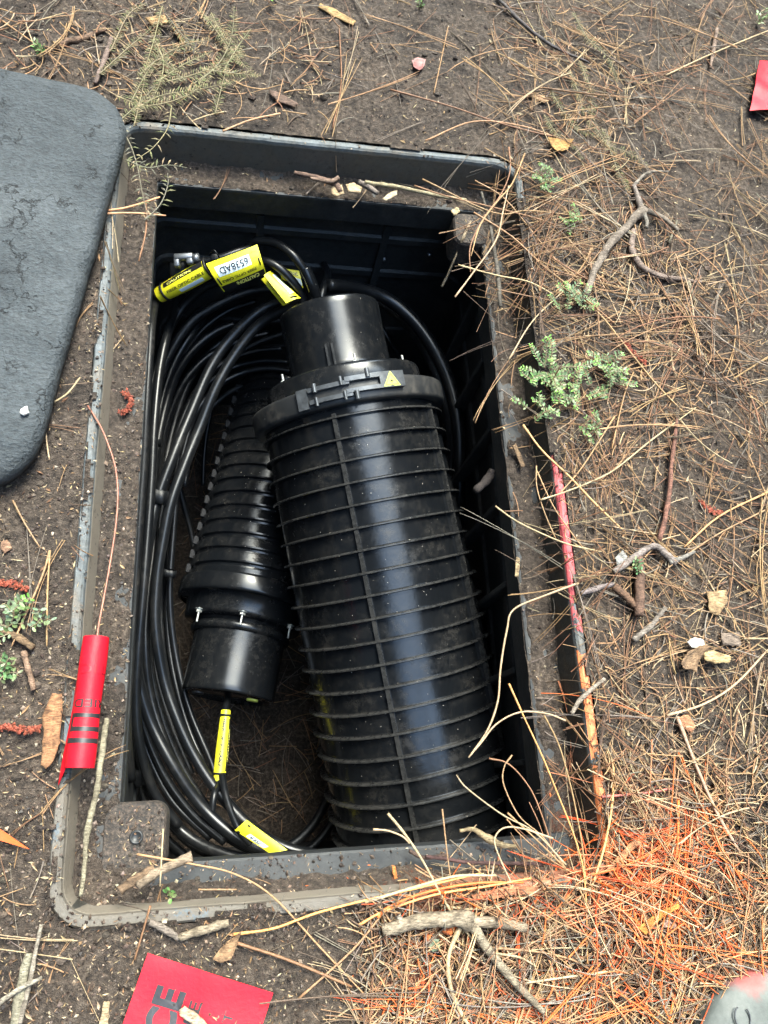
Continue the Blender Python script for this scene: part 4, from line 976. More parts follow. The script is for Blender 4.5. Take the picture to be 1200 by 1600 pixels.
mb.add(*tube(pts, .0008, 6)); mbput(mb, 'moulded_mark', M_DARKMARK, cov)

# ------------------------------------------------------------------ litter
TAN, PALE, RUST, GREY, BRN = (.31, .19, .095), (.38, .285, .175), (.20, .10, .052), (.19, .16, .13), (.095, .063, .042)
OR, ORD, PINK = (.62, .14, .03), (.56, .085, .02), (.5, .09, .09)
def surf(x, y):
    if sd_rr(x, y, W/2, LN/2, .03) > RT*creep(x, y): return gh(x, y)
    if sd_rr(x, y, W/2, LN/2, .03) > 0: return .001
    if kled(x, y): return max(led(x, y), -D)
    for a, b, c, d in TABS:
        if a+.004 < x < b-.004 and c+.004 < y < d-.004: return -D+.003
    return None
def px_of(x, y, z=0):
    q = RM.transposed() @ (Vector((x, y, z))-CAM); return 600+1200*q.x/-q.z, 800-1200*q.y/-q.z
def inpoly(u, v, poly):
    c = False; n = len(poly)
    for i in range(n):
        x1, y1 = poly[i]; x2, y2 = poly[(i+1) % n]
        if (y1 > v) != (y2 > v) and u < (x2-x1)*(v-y1)/(y2-y1)+x1: c = not c
    return c
def G(u, v, cu, cv, su, sv_=None): return math.exp(-((u-cu)/su)**2-((v-cv)/(sv_ or su))**2)
def dens(u, v):
    """how thick the needle litter lies"""
    d = .06
    if u > 780: d = .6
    d += .5*G(u, v, 930, 120, 90, 160)+.7*G(u, v, 860, 420, 130, 120)+.6*G(u, v, 1000, 560, 180, 120)
    d -= .38*G(u, v, 1060, 250, 60, 90)+.3*G(u, v, 1090, 720, 70, 60)+.3*G(u, v, 860, 300, 30)+.35*G(u, v, 1120, 180, 60, 60)
    d += 1.3*G(u, v, 940, 1520, 260, 130)+.8*G(u, v, 1010, 1350, 110, 120)+.25*G(u, v, 180, 60, 170, 70)+.3*G(u, v, 280, 60, 120, 60)
    if u < 560 and v > 1250: d = .08
    if u > 560 and v > 1420: d += .45
    if 420 < u < 780 and v < 240: d = .14
    if 770 < u < 945 and 470 < v < 1340: d *= .12 if u < 880+(v-900)*.12 else 1
    d += 0 if v > 250 or u > 480 else -.1
    return max(.02, d)
def orng(u, v):
    return .8*min(.85, .95*G(u, v, 985, 1385, 55, 60)+.8*G(u, v, 1080, 1300, 60, 35)+.8*G(u, v, 1010, 1330, 90, 30)+.9*G(u, v, 660, 1545, 32, 38)+.7*G(u, v, 700, 1396, 120, 16)+.6*G(u, v, 1055, 1440, 25, 90)
               +.55*G(u, v, 1120, 1480, 50, 30)+.5*G(u, v, 830, 1570, 60, 40)+.5*G(u, v, 960, 1560, 60, 30)+.3*G(u, v, 920, 1280, 25, 90)+.10*G(u, v, 950, 1450, 260, 160))
def rnd_pt():
    u = random.uniform(-120, 1330); v = random.uniform(-120, 1720); return u, v
def needle_pts(x, y, ang, ln, lift, bend, k=9):
    """a curved needle lying on whatever is under it"""
    pts = []; dx_, dy_ = math.cos(ang), math.sin(ang); a = ang
    px, py = x-dx_*ln/2, y-dy_*ln/2
    for i in range(k):
        s = surf(px, py)
        z = None if s is None else s+lift
        pts.append([px, py, z]); a += bend/k; px += math.cos(a)*ln/k; py += math.sin(a)*ln/k
    zs = [q[2] for q in pts if q[2] is not None]
    if not zs or len(zs) < k*.35: return None
    zm = max(zs); out = []
    z0 = zs[0] if pts[0][2] is not None else pts[-1][2]
    lz = None
    for q in pts: 
        if q[2] is None: q[2] = None
    # carry the height straight across the gap
    known = [(i, q[2]) for i, q in enumerate(pts) if q[2] is not None]
    ki = [i for i, _ in known]; kz = [z for _, z in known]
    zz_ = np.interp(range(k), ki, kz)
    # needles are stiff: smooth the height strongly and keep them above the surface
    tz = np.polyfit(range(k), zz_, 1); zl = np.polyval(tz, range(k)); up__ = max(0, float(np.max(zz_-zl))*.7)
    return [Vector((q[0], q[1], float(zl[i]+up__))) for i, q in enumerate(pts)]
def fascicle(mb, u, v, col, ln=None, lift=None, ang=None, r=None, nn_=None, bend=None):
    if 175 < u < 430 and v > 1480: return False
    p = P(u, v, 0); x, y = p.x, p.y
    ln = ln or random.uniform(.05, .19); a = random.uniform(0, PI*2) if ang is None else ang
    lift = random.uniform(.001, .014) if lift is None else lift; r = r or random.uniform(.00045, .0008)
    nn_ = nn_ or random.choice((1, 1, 1, 2, 2, 3)); bend = random.gauss(0, .35) if bend is None else bend; ok = False
    e1 = (x-math.cos(a)*ln/2, y-math.sin(a)*ln/2); e2 = (x+math.cos(a)*ln/2, y+math.sin(a)*ln/2)
    if x < .12 and y < .4 and any(IX0-.02 < q[0] < IX1 and IY0-.02 < q[1] < IY1 for q in (e1, e2)): return False
    for k in range(nn_):
        q = needle_pts(x, y, a+k*random.gauss(0, .05), ln*random.uniform(.92, 1.05), lift+k*.0008, bend+k*random.gauss(0, .1))
        if q is None: continue
        mb.add(*tube(q, [r*1.25]+[r]*(len(q)-2)+[r*.35], 4, False), jit(col, .15)); ok = True
    return ok
def ncol(u, v):
    if random.random() < orng(u, v): return random.choice((OR, ORD, OR, (.55, .22, .10)))
    return random.choices((TAN, PALE, RUST, GREY, BRN), (4, 1.3, 2.6, 1.6, 2.2))[0]
# (a) the mass of needles and broken bits
mb = MB(); cnt = 0; tries = 0
while cnt < 3700 and tries < 60000:
    tries += 1; u, v = rnd_pt()
    if random.random() > dens(u, v)/1.5: continue
    c = ncol(u, v); short = random.random() < .5
    if fascicle(mb, u, v, tuple(k*.82 for k in c) if c not in (OR, ORD) else c, random.uniform(.015, .05) if short else random.uniform(.06, .17), random.uniform(.0005, .006), r=random.uniform(.00032, .0006)): cnt += 1
tag(mb.build('needle_litter', M_DRY), 'mass of small dry pine needles strewn thickly over the soil, orange sprayed at lower right', 'needle litter', kind='stuff')
# (b) chips, seed scales and shredded bits
mb = MB(); cnt = 0; tries = 0
CH = ((.33, .24, .13), (.25, .155, .08), (.16, .09, .05), (.42, .34, .22), (.09, .055, .035), (.24, .18, .12))
while cnt < 20000 and tries < 120000:
    tries += 1; u, v = rnd_pt(); dd_ = dens(u, v)
    if random.random() > .30+dd_*.9: continue
    p = P(u, v, 0); s = surf(p.x, p.y)
    if s is None or (kled(p.x, p.y) and random.random() < .5): continue
    if s == .001 and random.random() < .5: continue
    big_ = random.random() < .08; ln = random.uniform(.002, .007)*(2.0 if big_ else 1); wd = random.uniform(.0005, .0014)*(2.2 if big_ else 1); a = random.uniform(0, PI); ti = random.gauss(0, .25)
    d1 = Vector((math.cos(a), math.sin(a), ti)); d2 = Vector((-math.sin(a), math.cos(a), random.gauss(0, .3))); c = Vector((p.x, p.y, s+random.uniform(.0006, .002)))
    col = jit(random.choice(CH), .25)
    if random.random() < orng(u, v)*.8: col = jit(OR, .2)
    hh = Vector((0, 0, wd*.35))
    v_ = [c-d1*ln/2, c-d1*ln*.1+d2*wd/2+hh, c+d1*ln/2, c-d1*ln*.05-d2*wd/2+hh]
    mb.add(v_, [(0, 3, 2, 1)], col, False); cnt += 1
tag(mb.build('chip_litter', M_DRY), 'fine tan seed scales, bark crumbs and shredded bits scattered over the soil', 'chip litter', kind='stuff')
# (c) crumbs of soil and grit
mb = MB(); bm = bmesh.new(); bmesh.ops.create_icosphere(bm, subdivisions=1, radius=1); ICV = [x.co.copy() for x in bm.verts]; ICF = [tuple(y.index for y in x.verts) for x in bm.faces]; bm.free()
SO = ((.038, .026, .020), (.075, .054, .042), (.020, .014, .011), (.12, .092, .072), (.38, .32, .24), (.22, .17, .13))
OCV = [Vector(v) for v in ((1, 0, 0), (-1, 0, 0), (0, 1, 0), (0, -1, 0), (0, 0, 1), (0, 0, -1))]
OCF = [(0, 2, 4), (2, 1, 4), (1, 3, 4), (3, 0, 4), (2, 0, 5), (1, 2, 5), (3, 1, 5), (0, 3, 5)]
for _ in range(42000):
    u, v = rnd_pt()
    if random.random() > .45 and not (u < 480 and (v > 900 or u < 250)): continue
    p = P(u, v, 0); s = surf(p.x, p.y)
    if s is None or (s == .001 and random.random() < .4): continue
    r = random.choice((.0007, .0010, .0010, .0015, .0022))*random.uniform(.7, 1.3); c = Vector((p.x, p.y, s+r*.2)); k = Vector((random.uniform(.7, 1.4), random.uniform(.7, 1.4), random.uniform(.6, 1)))
    Rz = Matrix.Rotation(random.uniform(0, 6), 3, Vector((random.random(), random.random(), random.random()+.1)))
    mb.add([c+Rz @ Vector((q.x*k.x, q.y*k.y, q.z*k.z))*r for q in OCV], OCF, jit(random.choices(SO, (4, 4, 3, 2, .5, 1))[0], .2), False)
tag(mb.build('soil_crumbs', M_DRY), 'crumbs of dark soil and pale grit covering the ground', 'soil crumbs', kind='stuff')
mb = MB()                                       # clods
for _ in range(900):
    u, v = rnd_pt()
    if u > 800 and random.random() < .6: continue
    p = P(u, v, 0); s = surf(p.x, p.y)
    if s is None or s == .001 or (kled(p.x, p.y) and random.random() < .5) or (175 < u < 430 and v > 1480): continue
    r = random.uniform(.002, .0045)*random.choice((1, 1, 1.5)); o_ = random.uniform(0, 99); c = Vector((p.x, p.y, s+r*.1))
    mb.add([c+Vector((q.x, q.y*.8, q.z*.7))*r*(1+.5*noise.noise(q*1.6+Vector((o_, 0, 0)))) for q in ICV], ICF, jit(random.choice(((.060, .046, .036), (.045, .034, .027), (.085, .066, .052))), .2), False)
tag(mb.build('soil_clods', M_BARK), 'rough clods of soil scattered over the ground', 'soil clods', kind='stuff')
# dry litter on the bottom of the pit
mb = MB()
for _ in range(700):
    x, y = random.uniform(IX0, IX1), random.uniform(IY0, IY1); ln = random.uniform(.03, .14); a = random.uniform(0, PI*2); z = pitf(x, y)+random.uniform(.002, .012); bnd = random.gauss(0, .4); pts = []
    for i in range(6): pts.append(Vector((x, y, z))); a += bnd/6; x += math.cos(a)*ln/6; y += math.sin(a)*ln/6
    mb.add(*tube(pts, .0009, 4, False), jit(random.choice((TAN, BRN, RUST, GREY)), .2))
tag(mb.build('pit_litter', M_DRY), 'dead needles lying in the shade on the bottom of the pit', 'needle litter', kind='stuff')

# (d) needles one can pick out, traced one by one
def needle(pts, label, z=.010, r=.00085, col=TAN, group=None, name='pine_needle', zs=None):
    c = []
    for i, (u, v) in enumerate(pts):
        zz_ = zs[i] if zs else z
        c.append(P(u, v, zz_))
    c = catmull(c, 6)
    if not zs:
        for q in c:
            s = surf(q.x, q.y)
            if s is not None: q.z = max(q.z, s+.0015)
    n = len(c); rr_ = [r*(1.25 if i < n*.12 else 1)*(1 if i < n*.85 else .75) for i in range(n)]
    mb = MB(); mb.add(*tube(c, rr_, 6), jit(col, .1)); o = mb.build(name, M_DRY)
    return tag(o, label, 'pine needle', group)
GN = 'single dry needles picked out over the litter'
HN = [
 ([(904, 911), (853, 930), (803, 952), (792, 984), (782, 1044), (778, 1094), (762, 1140), (732, 1184)], 'pale needle bent at a joint, dipping over the right side of the large closure', PALE, .0012),
 ([(884, 1126), (854, 1115), (812, 1113), (776, 1131), (752, 1160), (733, 1183)], 'pale needle curving from the right ledge to the closure beside the bent one', PALE, .0010),
 ([(884, 1351), (835, 1300), (785, 1273), (730, 1232), (713, 1211)], 'straight tan needle leaning in over the last ribs of the large closure', PALE, .0009),
 ([(606, 1271), (634, 1305), (661, 1346), (692, 1403), (720, 1446), (760, 1484), (812, 1496), (837, 1510)], 'long pale needle crossing the near rim and sweeping right below the forked branch', PALE, .0013),
 ([(583, 1296), (606, 1298), (629, 1307), (640, 1318)], 'short pale needle tip touching the long one over the near ledge', PALE, .0010),
 ([(691, 1264), (698, 1328), (705, 1388), (703, 1440)], 'upright thin needle standing over the near ledge', TAN, .0008),
 ([(795, 1068), (819, 1121), (847, 1181), (872, 1242), (900, 1315), (914, 1380), (918, 1506)], 'long orange tinted needle running down the right rim to the lower litter', (.62, .30, .10), .0010),
 ([(847, 1112), (872, 1161), (888, 1214), (900, 1267), (912, 1340), (916, 1420)], 'long tan needle beside the orange tinted one on the right rim', TAN, .0009),
 ([(764, 1185), (795, 1194), (827, 1230), (847, 1275), (866, 1336)], 'rusty needle arched over the lower right corner of the hole', RUST, .0009),
 ([(800, 1180), (788, 1198), (787, 1226), (811, 1275), (847, 1307), (884, 1356)], 'needle with a tight bend at the lower right corner of the hole', TAN, .0008),
 ([(864, 1310), (818, 1295), (790, 1293), (775, 1305), (775, 1326), (800, 1382), (830, 1440), (861, 1493), (877, 1517)], 'needle making a wide loop over the near right ledge', PALE, .0009),
 ([(793, 1270), (837, 1311), (884, 1357)], 'tan needle cutting across the looped one', TAN, .0009),
 ([(570, 1410), (652, 1385), (713, 1369), (775, 1368)], 'long straw coloured blade over the near rim', PALE, .0015),
 ([(590, 1434), (608, 1417), (667, 1394), (744, 1380), (818, 1379)], 'orange sprayed blade along the near rim', OR, .0014),
 ([(560, 1446), (600, 1424), (680, 1398), (760, 1385), (830, 1372)], 'second orange sprayed blade just below the first on the near rim', (.75, .3, .1), .0012),
 ([(960, 1517), (883, 1527), (821, 1536)], 'straight pale needle lying level at the bottom of the litter', PALE, .0012),
 ([(758, 1480), (837, 1487), (892, 1499), (926, 1517)], 'tan needle under the forked branch pointing right', TAN, .0011),
 ([(720, 1446), (701, 1493), (704, 1542), (720, 1582), (732, 1602)], 'thick kinked straw below the forked branch', PALE, .0024),
 ([(215, 1335), (300, 1350), (365, 1365), (425, 1400), (500, 1480), (575, 1560)], 'long thin brown needle arching from the near tab across the rim', (.42, .22, .12), .0009),
 ([(465, 1562), (550, 1485), (600, 1425)], 'straight needle leaning against the near rim from the flag side', TAN, .0010),
 ([(365, 1460), (430, 1450), (500, 1425), (620, 1395), (750, 1365)], 'long orange brown needle rising along the near rim', (.65, .28, .09), .0012),
 ([(365, 1472), (450, 1500), (550, 1542)], 'rusty double needle below the near rim', RUST, .0014),
 ([(310, 1390), (370, 1390)], 'short level needle on the near ledge', TAN, .0009),
 ([(255, 1295), (250, 1385)], 'short upright needle beside the near tab', PALE, .0008),
 ([(235, 1415), (222, 1460), (210, 1500)], 'brown needle standing above the red flag', RUST, .0010),
 ([(711, 464), (740, 425), (775, 375), (786, 330), (795, 290)], 'pale needle hanging its tip into the top right of the hole', PALE, .0011),
 ([(795, 230), (797, 267), (782, 305), (755, 342), (735, 385), (735, 425)], 'brown needle hooked down at the top right tab', RUST, .0010),
 ([(820, 240), (800, 287), (775, 317), (750, 352), (736, 400)], 'tan needle crossing the top right corner of the rim', TAN, .0011),
 ([(647, 290), (700, 307), (775, 325), (850, 345), (900, 367)], 'long brown needle lying from the far ledge out over the corner', RUST, .0010),
 ([(660, 280), (770, 332), (825, 329), (900, 337)], 'tan needle fanning right from the top right corner', TAN, .0010),
 ([(740, 332), (800, 370), (850, 417), (900, 455), (960, 505)], 'long tan needle running down right from the top right corner', TAN, .0012),
 ([(742, 282), (790, 312), (850, 385), (900, 440)], 'thin tan needle crossing the fan at the top right corner', TAN, .0009),
 ([(716, 414), (775, 430), (825, 440), (865, 460)], 'pale needle reaching left over the hole at the right tab', PALE, .0010),
 ([(775, 452), (837, 465), (900, 477)], 'level brown needle over the right rim', RUST, .0009),
 ([(817, 664), (847, 704), (890, 745), (932, 789), (975, 830)], 'orange tan needle lying diagonally across the right rim', (.58, .33, .13), .0013),
 ([(845, 781), (879, 770), (918, 755), (960, 734), (1020, 686), (1087, 637)], 'long pale needle pointing up right from the red paint', PALE, .0011),
 ([(774, 791), (805, 813), (847, 834), (890, 851), (940, 862)], 'pale needle poking left over the right ledge', PALE, .0010),
 ([(838, 728), (839, 762), (852, 804), (869, 843)], 'thin needle bowed beside the red painted rim', TAN, .0008),
 ([(839, 736), (864, 790), (894, 834), (930, 880)], 'tan needle sharing the tip of the bowed one', TAN, .0008),
 ([(960, 651), (911, 728), (873, 773)], 'straight tan needle crossing the long pale one', TAN, .0010),
 ([(795, 562), (832, 502), (881, 454)], 'pale needle over the right rim above the green plant', PALE, .0010),
 ([(889, 450), (937, 491), (982, 547), (1025, 600), (1069, 645)], 'long tan needle running down right past the gnarled branch', TAN, .0012),
 ([(956, 701), (975, 619), (990, 581)], 'tan needle standing upright right of the green plant', TAN, .0009),
 ([(1200, 769), (1125, 806), (1069, 855)], 'long needle from the right edge toward the small bent stick', (.5, .28, .12), .0013),
 ([(1210, 790), (1130, 830), (1080, 862), (1040, 890)], 'needle parallel to the long one from the right edge', TAN, .0010),
 ([(1042, 1118), (1100, 1100), (1150, 1068), (1200, 1015)], 'long bent tan needle left of the right edge below the white fragment', PALE, .0014),
 ([(1058, 1120), (1085, 1190), (1120, 1270), (1155, 1330)], 'flat grey brown blade slanting down right', (.35, .26, .18), .0020),
 ([(1060, 1250), (1058, 1400), (1062, 1500), (1045, 1600)], 'long orange needle standing straight at the lower right', OR, .0013),
 ([(940, 1245), (1000, 1240), (1050, 1232)], 'reddish stem lying level beside the orange needles', (.35, .12, .09), .0014),
 ([(958, 1188), (957, 1250), (945, 1320), (925, 1385)], 'thick orange tan needle right of the orange painted rim', (.62, .32, .13), .0014),
 ([(765, 1440), (860, 1430), (960, 1432)], 'brown needle above the right fork of the branch', RUST, .0010),
 ([(160, 330), (200, 324), (250, 308)], 'thick light brown needle reaching from the left rim to the hole', (.5, .28, .14), .0014),
 ([(160, 334), (210, 333), (259, 337)], 'level light brown needle beneath the thick one on the left rim', (.5, .3, .16), .0012),
 ([(228, 315), (228, 360), (217, 408)], 'rusty needle hanging down the far left corner of the ledge', RUST, .0011),
 ([(78, 860), (66, 900), (40, 960), (18, 1010)], 'tan needle leaning left beside the vault, forming a tent with another', TAN, .0011),
 ([(78, 860), (74, 930), (73, 1010)], 'tan needle standing straight beside the leaning one at left', TAN, .0010),
 ([(20, 782), (40, 820), (62, 855)], 'thin tan needle below the corner of the lid', TAN, .0009),
 ([(78, 632), (105, 615), (125, 590)], 'short pale needle beside the lid edge', PALE, .0010),
 ([(70, 658), (73, 690), (77, 718)], 'short upright straw just right of the lid', PALE, .0009),
 ([(348, 205), (390, 188), (438, 177)], 'light brown straw on the soil beyond the far rim', (.5, .3, .16), .0012),
 ([(520, 200), (533, 130), (530, 40)], 'long reddish needle upright on the bare soil beyond the rim', RUST, .0009),
 ([(678, 145), (690, 90), (700, 42)], 'thin tan needle on the bare soil at top centre', TAN, .0008),
 ([(665, 220), (740, 190), (820, 198), (885, 222)], 'arched tan needle right of the far rim', TAN, .0011),
 ([(610, 140), (700, 165), (790, 195), (890, 220)], 'long brown needle arching over the bare soil at top', RUST, .0011),
 ([(1040, 118), (1110, 85), (1200, 48)], 'pale straw at the upper right edge', PALE, .0012),
 ([(0, 30), (70, 80), (110, 115)], 'tan needle at the upper left corner', TAN, .0010),
]
for pts, lb, col, r in HN: needle(pts, lb, .010 if r > .0009 else .007, r, col, GN)
# (e) further single needles, in three fields
LMK = [(980, 340, 'around the gnarled branch'), (1050, 430, 'around the lumpy grey twig'), (930, 560, 'around the green ground cover'), (1000, 880, 'around the hooked silvery stick'),
       (1050, 740, 'around the straight reddish twig'), (1130, 800, 'near the dark red catkin at right'), (1090, 1020, 'around the white fragment'), (1120, 940, 'around the tan bark shred'), (930, 180, 'around the comb like fronds'), (840, 300, 'by the far right rim corner'),
       (1180, 150, 'near the upper right red flag'), (1110, 80, 'around the weathered stick at upper right'), (720, 1440, 'around the forked branch'), (640, 1540, 'between the red flag and the forked branch'), (830, 1540, 'past the tip of the long side shoot'),
       (1020, 1330, 'around the orange sprayed chips'), (1030, 1430, 'around the bright orange bent blade'), (1150, 1480, 'beside the round grey cover'), (980, 1560, 'left of the round grey cover'), (960, 1210, 'right of the orange painted rim'), (1120, 1200, 'around the flat grey brown blade'),
       (300, 90, 'in the frond pile at upper left'), (520, 60, 'around the long yellow splinter'), (660, 110, 'around the dull red leaf'), (820, 60, 'around the long dark twig at top'), (440, 150, 'around the dark curled bark strip'), (100, 50, 'in the upper left corner')]
FIELDS = [
 (110, (800, 1200, 230, 900), 'dry pine needles strewn right of the vault', 'dry tan or brown pine needle lying loose in the litter right of the vault'),
 (110, (560, 1200, 1230, 1600), 'dry pine needles strewn below the vault', 'dry or orange sprayed pine needle lying loose in the lower right litter'),
 (40, (20, 1180, 0, 190), 'dry pine needles strewn beyond the vault', 'dry pine needle lying loose on the soil beyond the far rim')]
for n_, (u0, u1, v0, v1), grp, lb in FIELDS:
    k = 0
    while k < n_:
        u, v = random.uniform(u0, u1), random.uniform(v0, v1)
        if random.random() > dens(u, v)/1.2 or (u < 960 and 480 < v < 1370): continue
        mb = MB()
        if fascicle(mb, u, v, ncol(u, v), random.uniform(.10, .20), random.uniform(.004, .014), r=random.uniform(.0005, .00078), bend=random.gauss(0, .5)):
            lm = min(LMK, key=lambda q: (q[0]-u)**2+(q[1]-v)**2)[2]
            tag(mb.build('pine_needle', M_DRY), 'loose dry pine needle lying '+lm, 'pine needle', 'loose needles '+lm); k += 1
# short bits one can see in the near litter are part of the mass
mb = MB()
for _ in range(2100):
    u, v = random.uniform(560, 1260), random.uniform(1180, 1680)
    if u < 940 and v < 1370: continue
    fascicle(mb, u, v, ncol(u, v), random.uniform(.012, .06), random.uniform(.002, .014), r=random.uniform(.0005, .0009), nn_=1, bend=random.gauss(0, .8))
for _ in range(1700):
    u, v = random.uniform(790, 1300), random.uniform(-60, 1200)
    if random.random() > dens(u, v)+.1: continue
    fascicle(mb, u, v, ncol(u, v), random.uniform(.012, .05), random.uniform(.002, .010), r=random.uniform(.0004, .0008), nn_=1, bend=random.gauss(0, .8))
for _ in range(500):
    u, v = random.uniform(-60, 520), random.uniform(-60, 190)
    fascicle(mb, u, v, ncol(u, v), random.uniform(.012, .06), random.uniform(.002, .010), r=random.uniform(.0004, .0009), nn_=1, bend=random.gauss(0, .8))
tag(mb.build('needle_litter', M_DRY), 'broken needle ends and shreds lying in the thickest litter right of and below the vault', 'needle litter', kind='stuff')

# ------------------------------------------------------------------ sticks
GS = 'dead sticks and twigs on the ground'
def stick(pts, r, label, col=(.24, .20, .165), z=.006, name='stick', forks=(), mat_=None, cat='stick', knobs=True):
    """pts in photo pixels, r: radii in pixels along it"""
    col = tuple(x*.58 for x in col); k = scale_at(z); c = catmull([P(p[0], p[1], (p[2] if len(p) > 2 else z)) for p in pts], 7); n = len(c); rr_ = [x*k for x in resample_r(r, n)]
    for i, q in enumerate(c):
        s = surf(q.x, q.y)
        if s is not None: q.z = max(q.z, s+rr_[i]*.75)
        q += Vector((nv(q.x, q.y, 40, 2), nv(q.x, q.y, 40, 6), 0))*rr_[i]*.45
        if knobs: rr_[i] *= 1+.22*nv(q.x, q.y, 160, 1)+.14*nv(q.x, q.y, 420, 4)
    mb = MB(); v, f = tube(c, rr_, 10)
    v = [p+Vector((nv(p.x, p.y, 500, 1+p.z*300), nv(p.x, p.y, 500, 2+p.z*300), nv(p.x, p.y, 500, 3)))*rr_[0]*.32 for p in v]
    mb.add(v, f, jit(col, .08)); root = None
    if forks:
        root = empty(name, c[0], label, cat, GS); put(mb.build('stem', mat_ or M_BARK), root)
        for fp, fr in forks:
            cc = catmull([P(p[0], p[1], (p[2] if len(p) > 2 else z)) for p in fp], 6); ff_ = [x*k for x in resample_r(fr, len(cc))]
            for i, q in enumerate(cc):
                s = surf(q.x, q.y)
                if s is not None: q.z = max(q.z, s+ff_[i]*.75)
                ff_[i] *= 1+.2*nv(q.x, q.y, 200, 1)
            mb = MB(); mb.add(*tube(cc, ff_, 10), jit(col, .08)); put(mb.build('side_branch', mat_ or M_BARK), root)
        return root
    return tag(mb.build(name, mat_ or M_BARK), label, cat, GS)
LG = (.30, .27, .23); WD = (.42, .33, .22); DKB = (.13, .09, .065); SIL = (.34, .32, .30)
stick([(916, 462), (932, 415), (955, 380), (985, 348), (1005, 328)], (7, 7.5, 8, 9, 11), 'curved gnarled grey branch with a knuckle and three side shoots, right of the vault', LG, .012,
      forks=[([(1003, 330), (995, 305), (990, 290)], (8, 6, 5)), ([(1008, 328), (1035, 340), (1060, 360)], (6, 5, 4)), ([(1004, 332), (1010, 345), (1010, 356)], (6, 5, 4)), ([(990, 290), (1012, 270), (1045, 268)], (4, 3, 2))])
stick([(990, 360), (987, 385), (1000, 415), (1030, 430), (1068, 438), (1095, 442)], (7, 7, 6, 5, 5, 3), 'lumpy grey twig lying below the gnarled branch', (.33, .28, .22), .008, forks=[([(1075, 440), (1082, 462), (1088, 474)], (5, 4, 3)), ([(1045, 380), (1058, 345)], (3, 2))])
stick([(958, 893), (990, 872), (1020, 854), (1040, 866), (1055, 880)], (5, 6, 5, 7, 7), 'small silvery stick with a hooked end, right of the red paint', SIL, .010, forks=[([(1045, 878), (1065, 872), (1085, 862)], (6, 4, 3))])
stick([(908, 926), (930, 920), (958, 912)], (4, 5, 4), 'short pale silvery stick left of the bark covered one', SIL, .008)
stick([(1000, 870), (999, 910), (997, 962)], (6, 9, 8), 'scaly brown cone stalk lying beside the silvery sticks', (.22, .13, .09), .010)
stick([(960, 915), (978, 932), (992, 948)], (7, 7, 6), 'stubby reddish brown stick between the pale stick and the cone stalk', (.24, .13, .08), .008)
stick([(1058, 655), (1050, 720), (1043, 790), (1030, 845)], (3, 4, 4.5, 5), 'straight reddish brown twig standing right of the green plant', (.27, .14, .10), .010)
stick([(990, 1000), (1015, 980), (1040, 950)], (5, 5, 4), 'grey forked stick below the cone stalk', LG, .008)
stick([(596, 1455), (640, 1443), (690, 1436), (735, 1440)], (9, 10, 10, 13), 'thick grey forked branch below the near rim with a long thin side shoot', (.40, .34, .27), .016,
      forks=[([(738, 1440), (780, 1442), (822, 1450)], (8, 7.5, 6)), ([(738, 1445), (760, 1480), (800, 1530), (850, 1582)], (8, 7, 6, 4)), ([(628, 1444), (622, 1430)], (5, 4))])
stick([(1120, 45), (1115, 75), (1110, 106)], (4, 5, 3), 'short weathered stick at the upper right', (.34, .26, .20), .008)
stick([(776, -5), (815, 35), (860, 70), (920, 98)], (4, 4, 3.5, 2.5), 'long dark grey twig at the top of the picture', (.14, .13, .13), .010)
stick([(168, 1122), (160, 1170), (150, 1240), (136, 1300), (132, 1350), (126, 1400)], (4, 4.5, 4, 4.5, 3, 2.5), 'long thin pale stick lying along the left ledge below the rolled flag', (.42, .36, .26), .004)
stick([(188, 1391), (215, 1372), (240, 1355)], (6, 6, 5), 'dark brown stick piece on the near ledge behind the pale one', (.27, .18, .12), .0, cat='stick')
stick([(216, 1384), (250, 1362), (300, 1340)], (6, 6.5, 7), 'pale broken stick on the near ledge beside the tab', (.45, .34, .25), .004)
stick([(232, 1441), (255, 1452), (281, 1466)], (5, 5, 4), 'left piece of the snapped stick above the red flag', (.36, .30, .27), .008)
stick([(280, 1466), (320, 1452), (357, 1442)], (5, 6, 5), 'right piece of the snapped stick above the red flag', (.42, .33, .25), .008)
stick([(47, 1490), (36, 1530), (22, 1610)], (5, 6, 7), 'thicker greyish stick leaning at the lower left corner', (.40, .35, .28), .012)
stick([(64, 1445), (52, 1510), (30, 1600)], (2.5, 3, 3.5), 'thin straight stick right of the thicker one at lower left', (.42, .36, .30), .014)
stick([(-5, 1572), (30, 1545), (66, 1527)], (3.5, 3, 2.5), 'thin pale stick crossing over the two at lower left', (.46, .42, .36), .020)
stick([(0, 985), (22, 992), (52, 1012)], (6, 5.5, 5), 'brown twig at the left edge by the small plant', (.30, .19, .12), .008)
stick([(38, 1018), (44, 1045), (52, 1078)], (5, 4, 4), 'short light brown twig below the other at the left edge', (.38, .26, .17), .006)
stick([(85, 75), (125, 62), (165, 45)], (5, 6, 4), 'brown stick in the litter at the upper left', (.25, .16, .11), .008)
stick([(175, 60), (160, 100), (148, 130)], (5, 5, 3.5), 'grey brown stick pointing at the lid corner', (.27, .21, .17), .012)
stick([(460, 270), (500, 279), (525, 290), (532, 300)], (4, 5.5, 6, 5), 'dark stick piece in the heap on the far ledge', (.22, .15, .11), -.030)
stick([(485, 278), (515, 284), (528, 278)], (3, 4, 4), 'small crooked twig on the heap on the far ledge', (.30, .22, .17), -.022)
stick([(560, 284), (575, 292), (590, 302)], (5, 6, 4), 'split grey twig beside the wood chips on the far ledge', (.30, .25, .21), -.03)
stick([(570, 285), (620, 292), (680, 305), (728, 312)], (3.5, 4, 3.5, 3), 'long pale straw stem lying on the far ledge', (.60, .50, .33), -.026)
